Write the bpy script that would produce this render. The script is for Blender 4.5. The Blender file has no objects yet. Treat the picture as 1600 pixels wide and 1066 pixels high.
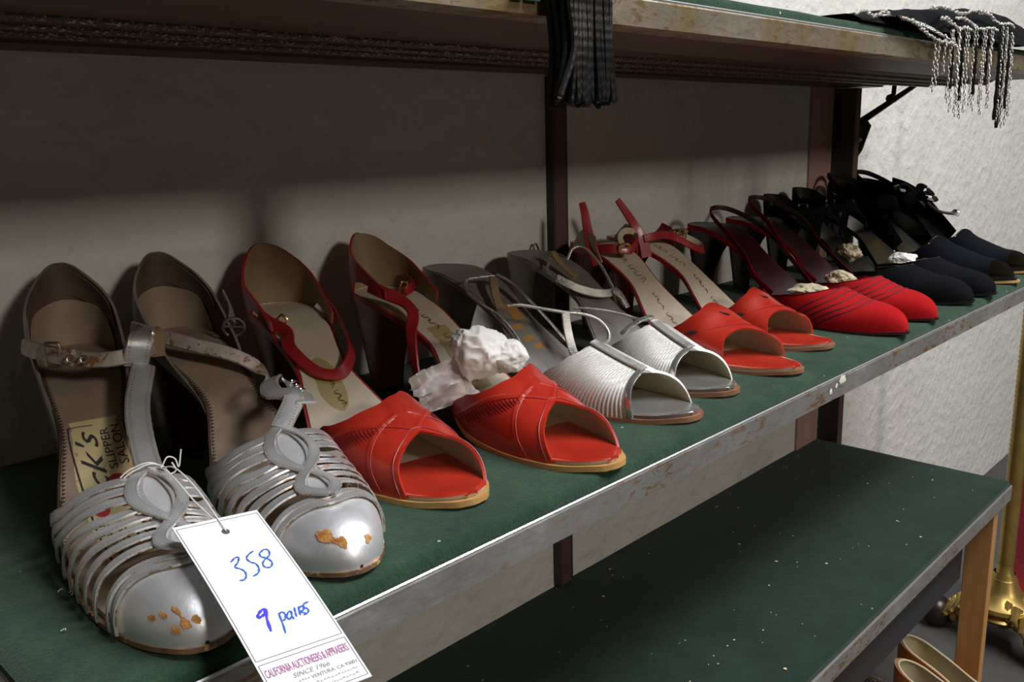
import bpy, math, random
from mathutils import Vector, Matrix, noise
rnd = random.Random(7)
scene = bpy.context.scene
# ------------------------------------------------------------------ camera, world, lights, exposure
cam_d = bpy.data.cameras.new('camera'); cam = bpy.data.objects.new('camera', cam_d)
scene.collection.objects.link(cam); scene.camera = cam
FPX = 1380.0; YAW, PITCH, ROLL = [math.radians(a) for a in (45.7, 12.95, -1.65)]
cam_d.sensor_width = 36.0; cam_d.lens = FPX / 1600.0 * 36.0; cam_d.clip_start = .01; cam_d.clip_end = 60
fw = Vector((math.sin(YAW) * math.cos(PITCH), math.cos(YAW) * math.cos(PITCH), -math.sin(PITCH)))
rt = fw.cross(Vector((0, 0, 1))).normalized(); upv = rt.cross(fw)
cr, sr = math.cos(ROLL), math.sin(ROLL)
rt2 = rt * cr + upv * sr; up2 = upv * cr - rt * sr
cam.matrix_world = Matrix(((rt2.x, up2.x, -fw.x, 0), (rt2.y, up2.y, -fw.y, 0), (rt2.z, up2.z, -fw.z, .2), (0, 0, 0, 1)))

world = bpy.data.worlds.new('world'); scene.world = world; world.use_nodes = True
world.node_tree.nodes['Background'].inputs[0].default_value = (1.0, .77, .53, 1)
world.node_tree.nodes['Background'].inputs[1].default_value = .070

def area(name, loc, aim, sx, sy, power, color):
    d = bpy.data.lights.new(name, 'AREA'); d.shape = 'RECTANGLE'; d.size = sx; d.size_y = sy
    d.energy = power; d.color = color
    o = bpy.data.objects.new(name, d); scene.collection.objects.link(o); o.location = loc
    o.rotation_euler = (Vector(aim) - Vector(loc)).to_track_quat('-Z', 'Y').to_euler()
    return o
area('ceiling_tube_light', (.95, -.62, 1.80), (.75, .35, 0), 1.4, .75, 50, (.97, .985, 1.0))
area('room_lamp', (.35, -3.3, 1.50), (.6, .5, 0), .45, .45, 36, (1.0, .93, .82))
area('aisle_tube_light', (2.3, -.9, 2.1), (1.9, .6, 0), 1.2, .16, 26, (.97, .97, 1.0))

scene.view_settings.view_transform = 'Standard'; scene.view_settings.look = 'None'
scene.view_settings.exposure = 0.0; scene.view_settings.gamma = 1.0
scene.view_settings.use_curve_mapping = False

# ------------------------------------------------------------------ materials
def material(name, col=(.5, .5, .5), rough=.5, metal=0., spec=.5, coat=0., trans=0., alpha=1., sheen=0.):
    m = bpy.data.materials.new(name); m.use_nodes = True
    b = m.node_tree.nodes['Principled BSDF']
    b.inputs['Base Color'].default_value = (*col, 1); b.inputs['Roughness'].default_value = rough
    b.inputs['Metallic'].default_value = metal; b.inputs['Specular IOR Level'].default_value = spec
    b.inputs['Coat Weight'].default_value = coat; b.inputs['Coat Roughness'].default_value = .15
    b.inputs['Transmission Weight'].default_value = trans; b.inputs['Alpha'].default_value = alpha
    b.inputs['Sheen Weight'].default_value = sheen
    return m
class N:
    """small node helper"""
    def __init__(s, m): s.m = m; s.t = m.node_tree; s.b = s.t.nodes['Principled BSDF']
    def n(s, kind, **kw):
        x = s.t.nodes.new(kind)
        for k, v in kw.items():
            if k in x.inputs: x.inputs[k].default_value = v
            else: setattr(x, k, v)
        return x
    def l(s, a, b): s.t.links.new(a, b)
    def coord(s, which='Object', scale=(1, 1, 1), loc=(0, 0, 0)):
        tc = s.n('ShaderNodeTexCoord'); mp = s.n('ShaderNodeMapping')
        s.l(tc.outputs[which], mp.inputs[0]); mp.inputs['Scale'].default_value = scale; mp.inputs['Location'].default_value = loc
        return mp.outputs[0]
    def noise(s, vec, scale, detail=4, rough=.55, dist=0.):
        x = s.n('ShaderNodeTexNoise'); s.l(vec, x.inputs['Vector'])
        x.inputs['Scale'].default_value = scale; x.inputs['Detail'].default_value = detail
        x.inputs['Roughness'].default_value = rough; x.inputs['Distortion'].default_value = dist
        return x.outputs['Fac']
    def ramp(s, fac, stops):
        x = s.n('ShaderNodeValToRGB'); s.l(fac, x.inputs[0]); e = x.color_ramp.elements
        while len(e) < len(stops): e.new(.5)
        for el, (p, c) in zip(e, stops):
            el.position = p; el.color = (*c, 1) if len(c) == 3 else c
        return x.outputs[0]
    def mix(s, fac, a, b, mode='MIX'):
        x = s.n('ShaderNodeMix'); x.data_type = 'RGBA'; x.blend_type = mode
        for idx, v in ((0, fac), (6, a), (7, b)):
            if isinstance(v, (int, float)): x.inputs[idx].default_value = v
            elif isinstance(v, tuple): x.inputs[idx].default_value = (*v, 1)
            else: s.l(v, x.inputs[idx])
        return x.outputs[2]
    def math(s, op, a, b=0.):
        x = s.n('ShaderNodeMath'); x.operation = op
        for i, v in enumerate((a, b)):
            if isinstance(v, (int, float)): x.inputs[i].default_value = v
            else: s.l(v, x.inputs[i])
        return x.outputs[0]
    def bump(s, h, strength=.3, dist=.001, prev=None):
        x = s.n('ShaderNodeBump'); s.l(h, x.inputs['Height'])
        x.inputs['Strength'].default_value = strength; x.inputs['Distance'].default_value = dist
        if prev: s.l(prev, x.inputs['Normal'])
        s.l(x.outputs[0], s.b.inputs['Normal']); return x.outputs[0]
    def col(s, c): s.l(c, s.b.inputs['Base Color'])
    def rough(s, c): s.l(c, s.b.inputs['Roughness'])
    def uv(s):
        tc = s.n('ShaderNodeTexCoord'); sp = s.n('ShaderNodeSeparateXYZ'); s.l(tc.outputs['UV'], sp.inputs[0])
        return sp.outputs[0], sp.outputs[1]
M = {}
def mk(key, *a, **kw):
    M[key] = material(key, *a, **kw); return N(M[key])

# plaster wall
n = mk('plaster', (.62, .60, .56), .75, spec=.25); c = n.coord()
a = n.noise(c, 9, 6, .6); b = n.noise(c, 42, 3, .5); d_ = n.noise(c, 300, 2)
n.col(n.mix(n.ramp(a, [(.3, (0, 0, 0)), (.7, (1, 1, 1))]), (.60, .585, .55), (.68, .66, .625)))
p = n.bump(n.math('ADD', n.math('MULTIPLY', n.ramp(b, [(.42, (0, 0, 0)), (.66, (1, 1, 1))]), 1.0), n.math('MULTIPLY', d_, .25)), .6, .0022)
# felt
def felt(key, base, lo):
    n = mk(key, base, .97, spec=.08, sheen=.12); c = n.coord()
    a = n.noise(c, 24, 5, .7); b = n.noise(c, 420, 3, .8); d = n.noise(c, 130, 4, .7, .8)
    col = n.mix(n.ramp(a, [(.3, (0, 0, 0)), (.72, (1, 1, 1))]), lo, base)
    col = n.mix(n.ramp(b, [(.38, (0, 0, 0)), (.66, (.85, .85, .85))]), n.mix(.6, col, lo), col)
    v = n.n('ShaderNodeTexVoronoi'); n.l(c, v.inputs['Vector']); v.inputs['Scale'].default_value = 95
    sp = n.math('LESS_THAN', v.outputs['Distance'], .085)
    w = n.n('ShaderNodeTexWhiteNoise'); n.l(v.outputs['Position'], w.inputs[0])
    sp = n.math('MULTIPLY', sp, n.math('GREATER_THAN', w.outputs['Value'], .93))
    col = n.mix(sp, col, (.55, .52, .38)); n.col(col)
    n.bump(n.math('ADD', b, n.math('MULTIPLY', d, .5)), .8, .0012)
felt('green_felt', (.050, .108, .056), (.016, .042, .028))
felt('shaded_felt', (.022, .050, .034), (.010, .026, .019))  # same green felt, colour darkened for the weaker light on the lowest shelf
# galvanised edge with rust
def galv(key, base, rust, tint=None):
    n = mk(key, base, .42, metal=.75, spec=.5); c = n.coord()
    a = n.noise(n.coord(scale=(1, 1, 3)), 60, 6, .7, .6); b = n.noise(c, 16, 3); e = n.noise(c, 7, 3)
    col = n.mix(n.ramp(e, [(.35, (0, 0, 0)), (.65, (1, 1, 1))]), base, tuple(x * .68 for x in base))
    if tint: 
        g = n.noise(n.coord(scale=(1, 1, .4)), 22, 4, .6)
        col = n.mix(n.ramp(g, [(.42, (0, 0, 0)), (.6, (.8, .8, .8))]), col, tint)
    f = n.math('MULTIPLY', n.ramp(a, [(.50, (0, 0, 0)), (.60, (1, 1, 1))]), n.ramp(b, [(.40, (0, 0, 0)), (.58, (1, 1, 1))]))
    col = n.mix(f, col, rust); n.col(col)
    n.rough(n.ramp(a, [(.3, (.34, .34, .34)), (.75, (.7, .7, .7))])); n.bump(a, .25, .0006)
galv('galvanised', (.50, .50, .48), (.26, .13, .045))
galv('worn_steel', (.42, .38, .30), (.20, .12, .05), (.33, .24, .11))
n = mk('bright_edge', (.72, .72, .74), .3, metal=.8)
# dark wood underside with gold flecks
n = mk('brown_board', (.09, .045, .025), .5); c = n.coord(scale=(1, 12, 12))
a = n.noise(c, 10, 5, .6, .6); n.col(n.mix(a, (.045, .022, .014), (.14, .075, .04))); n.bump(a, .2, .0006)
n = mk('gold_flecked_moulding', (.05, .03, .02), .45); c = n.coord()
a = n.noise(n.coord(scale=(1, 2, 2)), 420, 3, .7); n.col(n.mix(n.ramp(a, [(.55, (0, 0, 0)), (.62, (1, 1, 1))]), (.045, .026, .018), (.48, .39, .25)))
n.bump(a, .5, .0008)
n = mk('red_brown_steel', (.11, .050, .042), .5, metal=.2); c = n.coord(); a = n.noise(c, 30, 4); n.col(n.mix(a, (.075, .040, .036), (.16, .075, .062)))
n = mk('dark_steel', (.050, .040, .037), .5, metal=.3); c = n.coord(); a = n.noise(c, 40, 4); n.col(n.mix(a, (.035, .028, .026), (.075, .060, .055)))
n = mk('concrete', (.16, .165, .16), .8, spec=.2); c = n.coord(); a = n.noise(c, 5, 7, .65); b = n.noise(c, 60, 4)
n.col(n.mix(a, (.045, .047, .047), (.105, .10, .095))); n.bump(b, .2, .002)
n = mk('pine', (.45, .22, .07), .5); c = n.coord(scale=(14, 14, 1)); a = n.noise(c, 9, 5, .6, .5)
n.col(n.mix(a, (.36, .17, .055), (.56, .30, .11))); n.bump(a, .15, .0005)
n = mk('grey_board', (.20, .17, .13), .7); c = n.coord(scale=(2, 14, 14)); a = n.noise(c, 8, 5, .6, .6); n.col(n.mix(a, (.10, .085, .065), (.28, .24, .19)))
# leathers
def leather(key, col, dark, rough=.35, metal=0., coat=0., bumps=.18, wear=None, wearamt=.62, scale=1.):
    n = mk(key, col, rough, metal=metal, coat=coat); c = n.coord()
    a = n.noise(c, 40 * scale, 5, .6); b = n.noise(c, 420 * scale, 4, .7, .3); w = n.noise(n.coord(loc=(3, 1, 2)), 55 * scale, 7, .72, .5)
    cc = n.mix(n.ramp(a, [(.3, (0, 0, 0)), (.7, (1, 1, 1))]), dark, col)
    if wear:
        f = n.ramp(w, [(wearamt, (0, 0, 0)), (wearamt + .04, (1, 1, 1))]); cc = n.mix(f, cc, wear)
        n.l(n.math('MULTIPLY', n.math('SUBTRACT', 1., f), metal), n.b.inputs['Metallic'])
    n.col(cc)
    n.rough(n.ramp(a, [(.3, (rough * .85,) * 3), (.7, (min(1, rough * 1.25),) * 3)])); n.bump(b, bumps, .0005)
    return n
leather('silver_leather', (.74, .74, .76), (.56, .56, .58), .36, .68, bumps=.8, wear=(.36, .17, .06), wearamt=.66)
leather('worn_strap', (.60, .56, .52), (.36, .30, .25), .42, .4, bumps=.5, wear=(.26, .10, .035), wearamt=.54, scale=3.)
leather('silver_toe', (.86, .87, .90), (.74, .75, .78), .40, .68, bumps=.22)
leather('aged_silver', (.33, .30, .27), (.20, .165, .14), .45, .35, bumps=.4, wear=(.20, .10, .05), wearamt=.62)
leather('brown_lining', (.13, .085, .055), (.070, .043, .030), .75, bumps=.3)
leather('tan_lining', (.34, .23, .12), (.22, .145, .075), .7, bumps=.3)
leather('cream_leather', (.66, .58, .46), (.54, .46, .34), .6, bumps=.2)
leather('cream_lining', (.62, .55, .38), (.48, .41, .26), .7, bumps=.2)
leather('tan_insole', (.36, .275, .195), (.25, .19, .135), .62, bumps=.2)
leather('red_leather', (.50, .030, .014), (.38, .019, .010), .34, 0, coat=.35, bumps=.22)
leather('dark_red_leather', (.40, .018, .022), (.28, .010, .016), .38, 0, coat=.15, bumps=.22)
leather('worn_edge', (.30, .17, .09), (.10, .05, .03), .5, bumps=.6, wear=(.55, .33, .14), wearamt=.55, scale=2)
leather('tan_edge', (.60, .36, .13), (.46, .25, .09), .45, bumps=.3)
leather('brown_edge', (.34, .17, .095), (.22, .10, .055), .4, bumps=.3)
leather('black_leather', (.012, .012, .013), (.006, .006, .007), .22, 0, coat=.4)
leather('heel_brown', (.085, .052, .038), (.045, .028, .022), .38, 0, coat=.1)
leather('heel_red', (.20, .010, .014), (.13, .007, .010), .35, 0, coat=.2)
leather('grey_insole', (.29, .265, .245), (.21, .19, .175), .48, .35, bumps=.3)
leather('burgundy', (.040, .004, .008), (.022, .003, .005), .4, 0, coat=.2)
leather('orange_leather', (.52, .17, .035), (.36, .10, .02), .4, 0, coat=.2)
leather('glitter_silver', (.80, .79, .74), (.50, .48, .44), .30, .85, bumps=1.0, scale=2.2)
leather('mirror_silver', (.66, .66, .64), (.56, .56, .54), .2, .8, bumps=.2)
n = mk('pleated_silver', (.90, .90, .88), .36, metal=.45); c = n.coord(); b = n.noise(c, 700, 3, .7); a = n.noise(c, 60, 3)
n.col(n.mix(b, (.66, .65, .62), (.88, .88, .86))); n.rough(n.ramp(a, [(.3, (.32,) * 3), (.7, (.48,) * 3)])); n.bump(b, .5, .0006)
def suede(key, col, dark, sheen=.25):
    n = mk(key, col, .95, spec=.1, sheen=sheen); c = n.coord(); b = n.noise(c, 600, 3, .8); a = n.noise(c, 50, 4)
    n.col(n.mix(a, dark, col)); n.bump(b, .5, .0006); n.b.inputs['Sheen Tint'].default_value = (*[min(1, x * 3 + .05) for x in col], 1)
suede('red_suede', (.46, .011, .012), (.32, .006, .010)); suede('black_suede', (.0052, .0058, .0072), (.0025, .003, .0042), .04)
suede('navy_suede', (.0050, .0062, .0105), (.003, .0036, .0065), .02); suede('dark_red_suede', (.17, .006, .012), (.10, .004, .008), .1)
mk('seam_dark', (.05, .01, .02), .8); mk('gold_metal', (.75, .52, .20), .28, metal=1.); mk('antique_metal', (.36, .30, .22), .4, metal=.9)
mk('chrome', (.8, .8, .8), .15, metal=1.); mk('black_thread', (.008, .0075, .008), .6, spec=.3)
mk('string', (.78, .76, .72), .8); mk('card', (.86, .87, .90), .55); mk('ink_line', (.12, .12, .16), .6)
mk('ink_blue', (.03, .12, .62), .5); mk('ink_violet', (.07, .05, .75), .5); mk('print_purple', (.42, .10, .32), .6); mk('print_grey', (.30, .29, .33), .6)
mk('label_ink', (.035, .030, .035), .7); mk('gold_print', (.42, .30, .10), .45, metal=.3); mk('tan_print', (.42, .21, .05), .5); mk('dark_print', (.16, .11, .06), .6)
leather('gold_patch', (.46, .35, .17), (.36, .27, .13), .5); mk('hole', (.02, .015, .015), .8)
n = mk('label_cloth', (.62, .50, .24), .75); c = n.coord(); a = n.noise(c, 45, 4)
b = n.noise(n.coord(loc=(.3, 0, .1)), 62, 5, .7); n.col(n.mix(n.ramp(b, [(.60, (0, 0, 0)), (.66, (1, 1, 1))]), n.mix(a, (.56, .42, .16), (.72, .62, .38)), (.45, .02, .02)))
n = mk('tissue', (.92, .91, .88), .7); n.b.inputs['Subsurface Weight'].default_value = .0
n = mk('cream_paper', (.72, .62, .42), .7)
n = mk('glassine', (.80, .74, .72), .35, alpha=.62)
n = mk('paint_fleck', (.75, .72, .62), .6)
n = mk('gold_ornament', (.55, .38, .10), .38, metal=.85); c = n.coord(); a = n.noise(c, 30, 4); n.col(n.mix(a, (.26, .17, .045), (.72, .52, .17)))
mk('red_velvet', (.30, .010, .030), .8, sheen=.3); mk('bronze_ball', (.05, .035, .03), .3, metal=.5)
n = mk('sequin', (.72, .70, .66), .22, metal=.95); c = n.coord(); v = n.n('ShaderNodeTexVoronoi'); n.l(c, v.inputs['Vector']); v.inputs['Scale'].default_value = 330
n.bump(v.outputs['Distance'], 1., .003); n.col(n.ramp(v.outputs['Distance'], [(.2, (.9, .88, .84)), (.8, (.16, .15, .14))]))

# ------------------------------------------------------------------ mesh helpers
def V(*a): return Vector(a)
class MB:
    def __init__(s): s.v = []; s.f = []; s.mi = []; s.uv = []; s.smooth = True
    def add(s, verts, faces, mi=0, uvs=None):
        o = len(s.v); s.v += [tuple(v) for v in verts]; s.uv += (uvs or [(0, 0)] * len(verts))
        for f in faces: s.f.append(tuple(i + o for i in f)); s.mi.append(mi)
    def box(s, x0, x1, y0, y1, z0, z1, mi=0):
        v = [(x, y, z) for z in (z0, z1) for y in (y0, y1) for x in (x0, x1)]
        s.add(v, [(0, 2, 3, 1), (4, 5, 7, 6), (0, 1, 5, 4), (2, 6, 7, 3), (0, 4, 6, 2), (1, 3, 7, 5)], mi)
    def grid(s, rows, mi=0, uvs=None, closed=False, flip=False):
        nr, nc = len(rows), len(rows[0]); vs = [p for r in rows for p in r]; fs = []
        for i in range(nr - 1):
            for j in range(nc if closed else nc - 1):
                k = (j + 1) % nc; f = (i * nc + j, i * nc + k, (i + 1) * nc + k, (i + 1) * nc + j)
                fs.append(f[::-1] if flip else f)
        s.add(vs, fs, mi, uvs)
    def tube(s, pts, r, seg=8, mi=0, cap=True, closed=False):
        pts = [Vector(p) for p in pts]; n_ = len(pts); rows = []
        prev = None
        for i, p in enumerate(pts):
            t = (pts[(i + 1) % n_ if closed else min(n_ - 1, i + 1)] - pts[(i - 1) % n_ if closed else max(0, i - 1)])
            t = t.normalized() if t.length > 1e-9 else Vector((0, 0, 1))
            if prev is None:
                a = t.orthogonal().normalized()
            else:
                a = prev - t * prev.dot(t); a = a.normalized() if a.length > 1e-6 else t.orthogonal().normalized()
            prev = a; b = t.cross(a); rr = r[i] if isinstance(r, (list, tuple)) else r
            rows.append([p + (a * math.cos(q * 2 * math.pi / seg) + b * math.sin(q * 2 * math.pi / seg)) * rr for q in range(seg)])
        if closed: rows.append(rows[0])
        s.grid(rows, mi, closed=True)
        if cap and not closed:
            o = len(s.v); s.add(rows[0], [tuple(range(seg))[::-1]], mi); s.add(rows[-1], [tuple(range(seg))], mi)
    def sphere(s, c, r, seg=12, rings=8, mi=0, sc=(1, 1, 1)):
        rows = []
        for i in range(rings + 1):
            a = math.pi * i / rings
            rows.append([(c[0] + r * sc[0] * math.sin(a) * math.cos(2 * math.pi * j / seg), c[1] + r * sc[1] * math.sin(a) * math.sin(2 * math.pi * j / seg), c[2] + r * sc[2] * math.cos(a)) for j in range(seg)])
        s.grid(rows, mi, closed=True)
    def lathe(s, c, prof, seg=24, mi=0):
        rows = [[(c[0] + r * math.cos(2 * math.pi * j / seg), c[1] + r * math.sin(2 * math.pi * j / seg), c[2] + z) for j in range(seg)] for r, z in prof]
        s.grid(rows, mi, closed=True)
    def build(s, name, mats, parent=None, smooth=True, bevel=0, fixn=True):
        me = bpy.data.meshes.new(name); org = Vector(parent.get('_o', (0, 0, 0))) if parent else Vector((0, 0, 0))
        me.from_pydata([tuple(Vector(v) - org) for v in s.v], [], s.f); 
        if not isinstance(mats, (list, tuple)): mats = [mats]
        for m in mats: me.materials.append(M[m] if isinstance(m, str) else m)
        me.polygons.foreach_set('material_index', s.mi)
        me.polygons.foreach_set('use_smooth', [smooth] * len(s.f))
        ul = me.uv_layers.new(name='UVMap'); 
        idx = [0] * len(me.loops); me.loops.foreach_get('vertex_index', idx)
        ul.data.foreach_set('uv', [c for i in idx for c in s.uv[i]])
        me.update()
        if smooth: me.set_sharp_from_angle(angle=math.radians(42))
        o = bpy.data.objects.new(name, me); scene.collection.objects.link(o)
        if parent:
            o.parent = parent; o['_o'] = tuple(org)
        if bevel:
            b = o.modifiers.new('bevel', 'BEVEL'); b.width = bevel; b.segments = 2; b.limit_method = 'ANGLE'
        return o
def empty(name, loc):
    o = bpy.data.objects.new(name, None); scene.collection.objects.link(o); o.location = loc; o['_o'] = tuple(loc)
    o.empty_display_size = .02; return o
def tag(o, label=None, cat=None, group=None, kind=None):
    if label: o['label'] = label
    if cat: o['category'] = cat
    if group: o['group'] = group
    if kind: o['kind'] = kind
    return o
def spline(pts, n=8, closed=False):
    """Catmull-Rom through tuples of any length"""
    k = len(pts); out = []
    rng_ = k if closed else k - 1
    for i in range(rng_):
        p0 = pts[(i - 1) % k] if closed or i > 0 else tuple(2 * a - b for a, b in zip(pts[0], pts[1]))
        p1 = pts[i]; p2 = pts[(i + 1) % k]
        p3 = pts[(i + 2) % k] if closed or i + 2 < k else tuple(2 * a - b for a, b in zip(pts[-1], pts[-2]))
        for j in range(n):
            t = j / n
            out.append(tuple(.5 * (2 * b + (c - a) * t + (2 * a - 5 * b + 4 * c - d) * t * t + (3 * b - a - 3 * c + d) * t ** 3) for a, b, c, d in zip(p0, p1, p2, p3)))
    if not closed: out.append(tuple(pts[-1]))
    return out
def ribbon(mb, pts, nrms, w, t=.0012, mi=0, mi_in=None, closed=False, taper=None):
    """flat strap: pts centre line, nrms outward normals, w width"""
    pts = [Vector(p) for p in pts]; n_ = len(pts); rows = []; uvs = []; acc = 0
    for i, p in enumerate(pts):
        tg = pts[(i + 1) % n_ if closed else min(n_ - 1, i + 1)] - pts[(i - 1) % n_ if closed else max(0, i - 1)]
        tg = tg.normalized() if tg.length > 1e-9 else Vector((1, 0, 0))
        nr = Vector(nrms[i]); nr = (nr - tg * nr.dot(tg)); nr = nr.normalized() if nr.length > 1e-6 else tg.orthogonal().normalized()
        s_ = tg.cross(nr); ww = (w if not taper else w * taper(i / (n_ - 1))) / 2
        if i: acc += (p - pts[i - 1]).length
        rows.append([p - s_ * ww, p - s_ * ww * .86 + nr * t, p + nr * t * 1.25, p + s_ * ww * .86 + nr * t, p + s_ * ww, p + s_ * ww * .8 - nr * t * .1, p - nr * t * .05, p - s_ * ww * .8 - nr * t * .1])
        uvs += [(acc * 100, q) for q in (0, .14, .5, .86, 1, .8, .5, .2)]
    if closed: rows.append(rows[0]); uvs += uvs[:8]
    nc = 8; vs = [p for r in rows for p in r]; top = []; bot = []
    for i in range(len(rows) - 1):
        for j in range(8):
            k = (j + 1) % 8; (top if j < 4 else bot).append((i * 8 + j, i * 8 + k, (i + 1) * 8 + k, (i + 1) * 8 + j))
    o = len(mb.v); mb.add(vs, top, mi, uvs)
    for f in bot: mb.f.append(tuple(i + o for i in f)); mb.mi.append(mi if mi_in is None else mi_in)
    if not closed:
        mb.f.append(tuple(o + q for q in range(8))[::-1]); mb.mi.append(mi)
        e = o + (len(rows) - 1) * 8; mb.f.append(tuple(e + q for q in range(8))); mb.mi.append(mi)
def sheet(mb, rows, thick, mi=0, mi_in=1, uvs=None, mi_rim=None, disp=None, fade=0):
    """a grid of points given real thickness along its normals (outer face = rows, inner face offset by -thick); disp(i,j) raises the outer face"""
    nr, nc = len(rows), len(rows[0]); R_ = [[Vector(p) for p in r] for r in rows]; O = []; I = []
    for i in range(nr):
        ro = []; ri = []
        for j in range(nc):
            a = R_[min(nr - 1, i + 1)][j] - R_[max(0, i - 1)][j]; b = R_[i][min(nc - 1, j + 1)] - R_[i][max(0, j - 1)]
            n = a.cross(b); n = n.normalized() if n.length > 1e-12 else Vector((0, 0, 1))
            ro.append(R_[i][j] + n * (disp(i, j) if disp else 0)); ri.append(R_[i][j] - n * thick * (min(1., (nr - 1 - i) / fade) if fade else 1.))
        O.append(ro); I.append(ri)
    uv = uvs or [(j / (nc - 1), i / (nr - 1)) for i in range(nr) for j in range(nc)]
    mb.grid(O, mi, uv); mb.grid(I, mi_in, uv, flip=True)
    rim = [(0, j) for j in range(nc)] + [(i, nc - 1) for i in range(1, nr)] + [(nr - 1, j) for j in range(nc - 2, -1, -1)] + [(i, 0) for i in range(nr - 2, 0, -1)]
    mb.grid([[O[i][j] for i, j in rim], [I[i][j] for i, j in rim]], mi if mi_rim is None else mi_rim, closed=True)
def text_shapes(s, font_shear=0.):
    """outline text as triangles in the plane, width normalised by caller"""
    cu = bpy.data.curves.new('lettering', 'FONT'); cu.body = s; cu.size = 1; cu.resolution_u = 3; cu.shear = font_shear
    o = bpy.data.objects.new('lettering', cu); scene.collection.objects.link(o)
    bpy.context.view_layer.update()
    me = o.to_mesh(); vs = [tuple(v.co) for v in me.vertices]; fs = [tuple(p.vertices) for p in me.polygons]
    o.to_mesh_clear(); bpy.data.objects.remove(o); bpy.data.curves.remove(cu)
    x0 = min(v[0] for v in vs); x1 = max(v[0] for v in vs); y0 = min(v[1] for v in vs); y1 = max(v[1] for v in vs)
    return [((v[0] - x0) / (x1 - x0), (v[1] - y0) / (y1 - y0)) for v in vs], fs
def put_text(mb, s, fn, mi=0, shear=0.):
    vs, fs = text_shapes(s, shear); mb.add([fn(u, v) for u, v in vs], fs, mi)
def stroke(mb, pts2, fn, w, mi=0, lift=0):
    """pen stroke polyline in a plane (u,v) -> flat strip"""
    P = [Vector(p[:2]) for p in pts2]; L = []; R_ = []
    for i, p in enumerate(P):
        t = P[min(len(P) - 1, i + 1)] - P[max(0, i - 1)]; t = t.normalized() if t.length > 1e-9 else Vector((1, 0))
        n = Vector((-t.y, t.x)) * w / 2; L.append(p + n); R_.append(p - n)
    mb.grid([[fn(*q) for q in L], [fn(*q) for q in R_]], mi)

# ------------------------------------------------------------------ shoe form
def lerp(a,b,t): return a+(b-a)*t
def clamp(x,a=0.,b=1.): return a if x<a else b if x>b else x
def interp(tab,x):
    """monotone cubic through (x,y) pairs"""
    n=len(tab)
    if x<=tab[0][0]: return tab[0][1]
    if x>=tab[-1][0]: return tab[-1][1]
    i=0
    while tab[i+1][0]<x: i+=1
    def sl(k): return (tab[k+1][1]-tab[k][1])/(tab[k+1][0]-tab[k][0])
    def m(k):
        if k==0: return sl(0)
        if k==n-1: return sl(n-2)
        a,b=sl(k-1),sl(k)
        return 0. if a*b<=0 else 2*a*b/(a+b)
    x0,y0=tab[i]; x1,y1=tab[i+1]; h=x1-x0; t=(x-x0)/h
    return (y0*(1+2*t)*(1-t)**2+h*m(i)*t*(1-t)**2+y1*t*t*(3-2*t)+h*m(i+1)*t*t*(t-1))
ZC=0.008
class Last:
    """the foot form a shoe is built on: s runs heel 0 to toe 1, v runs -1 left edge over the top 0 to 1 right edge"""
    def __init__(self,tip,heel,H,m,wb=.033,wh=.0225,toe=1.9,ht=1.0,spring=.003,zb=None,hb=.035,waist=.74):
        self.waist=waist
        self.zb=ZC if zb is None else zb; self.tip=tip; self.heel=heel; self.m=m; self.wb=wb; self.wh=wh; self.toe=toe; self.hts=ht; self.hb=hb
        dx,dy=tip[0]-heel[0],tip[1]-heel[1]; self.L=math.hypot(dx,dy)
        self.d=(dx/self.L,dy/self.L); self.r=(-self.d[1],self.d[0]); self.H=H
        self.zt=[(0,H+.001),(.12,H),(.24,H*.90),(.36,H*.70),(.5,H*.33),(.58,H*.13),(.67,.0045),(.78,.003),(.9,.0035),(1,.003+spring)]
    def P(self,lat,lon,z):
        """shoe coordinates (metres) to the world"""
        return (self.heel[0]+self.d[0]*lon+self.r[0]*lat, self.heel[1]+self.d[1]*lon+self.r[1]*lat, self.zb+z)
    def cx(self,s):
        m=self.m
        return interp([(0,0),(.2,-m*.001),(.42,-m*.005),(.7,0),(.9,m*.003),(1,m*.004)],s)
    def w(self,s):
        wh,wb=self.wh,self.wb
        if s<.12:
            q=1-s/.12; return wh*math.sqrt(max(0,1-q*q))
        if s>.70:
            q=(s-.70)/.30; return wb*max(0,1-q**2.0)**(1/self.toe)
        return interp([(.12,wh),(.24,wh*.93),(.38,wh*self.waist),(.48,wb*.74),(.56,wb*.93),(.66,wb),(.70,wb)],s)
    def z(self,s): return interp(self.zt,s)
    def ht(self,s):
        hb=self.hb
        if s>.84:
            q=(s-.84)/.16; return hb*.72*max(0,1-q**2.2)**.5
        return self.hts*0+interp([(0,.07),(.3,.072),(.45,.064),(.55,.054*hb/.042),(.65,.047*hb/.042),(.75,hb*.92),(.84,hb*.72)],s)
    def nrm(self,s):
        e=.01; dz=(self.z(min(1,s+e))-self.z(max(0,s-e)))/((min(1,s+e)-max(0,s-e))*self.L)
        dz=min(dz,0); l=math.hypot(1,dz); return (-dz/l,1/l)
    def local(self,s,v,off=0.):
        al=(v+1)*math.pi/2; c=math.cos(al); sn=max(0.,math.sin(al))
        w=self.w(s)+off; h=self.ht(s)+off
        lat=self.cx(s)-w*(abs(c)**.9)*(1 if c>0 else -1)*(1+.05*math.sin(al*2 if al<math.pi/2 else 2*math.pi-2*al))
        n=self.nrm(s); hh=h*sn**.85
        return (lat, s*self.L+n[0]*hh*.8, self.z(s)+n[1]*hh)
    def U(self,s,v,off=0.): return self.P(*self.local(s,v,off))
    def I(self,s,lat,off=0.): return self.P(self.cx(s)+lat,s*self.L,self.z(s)+off)

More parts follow.
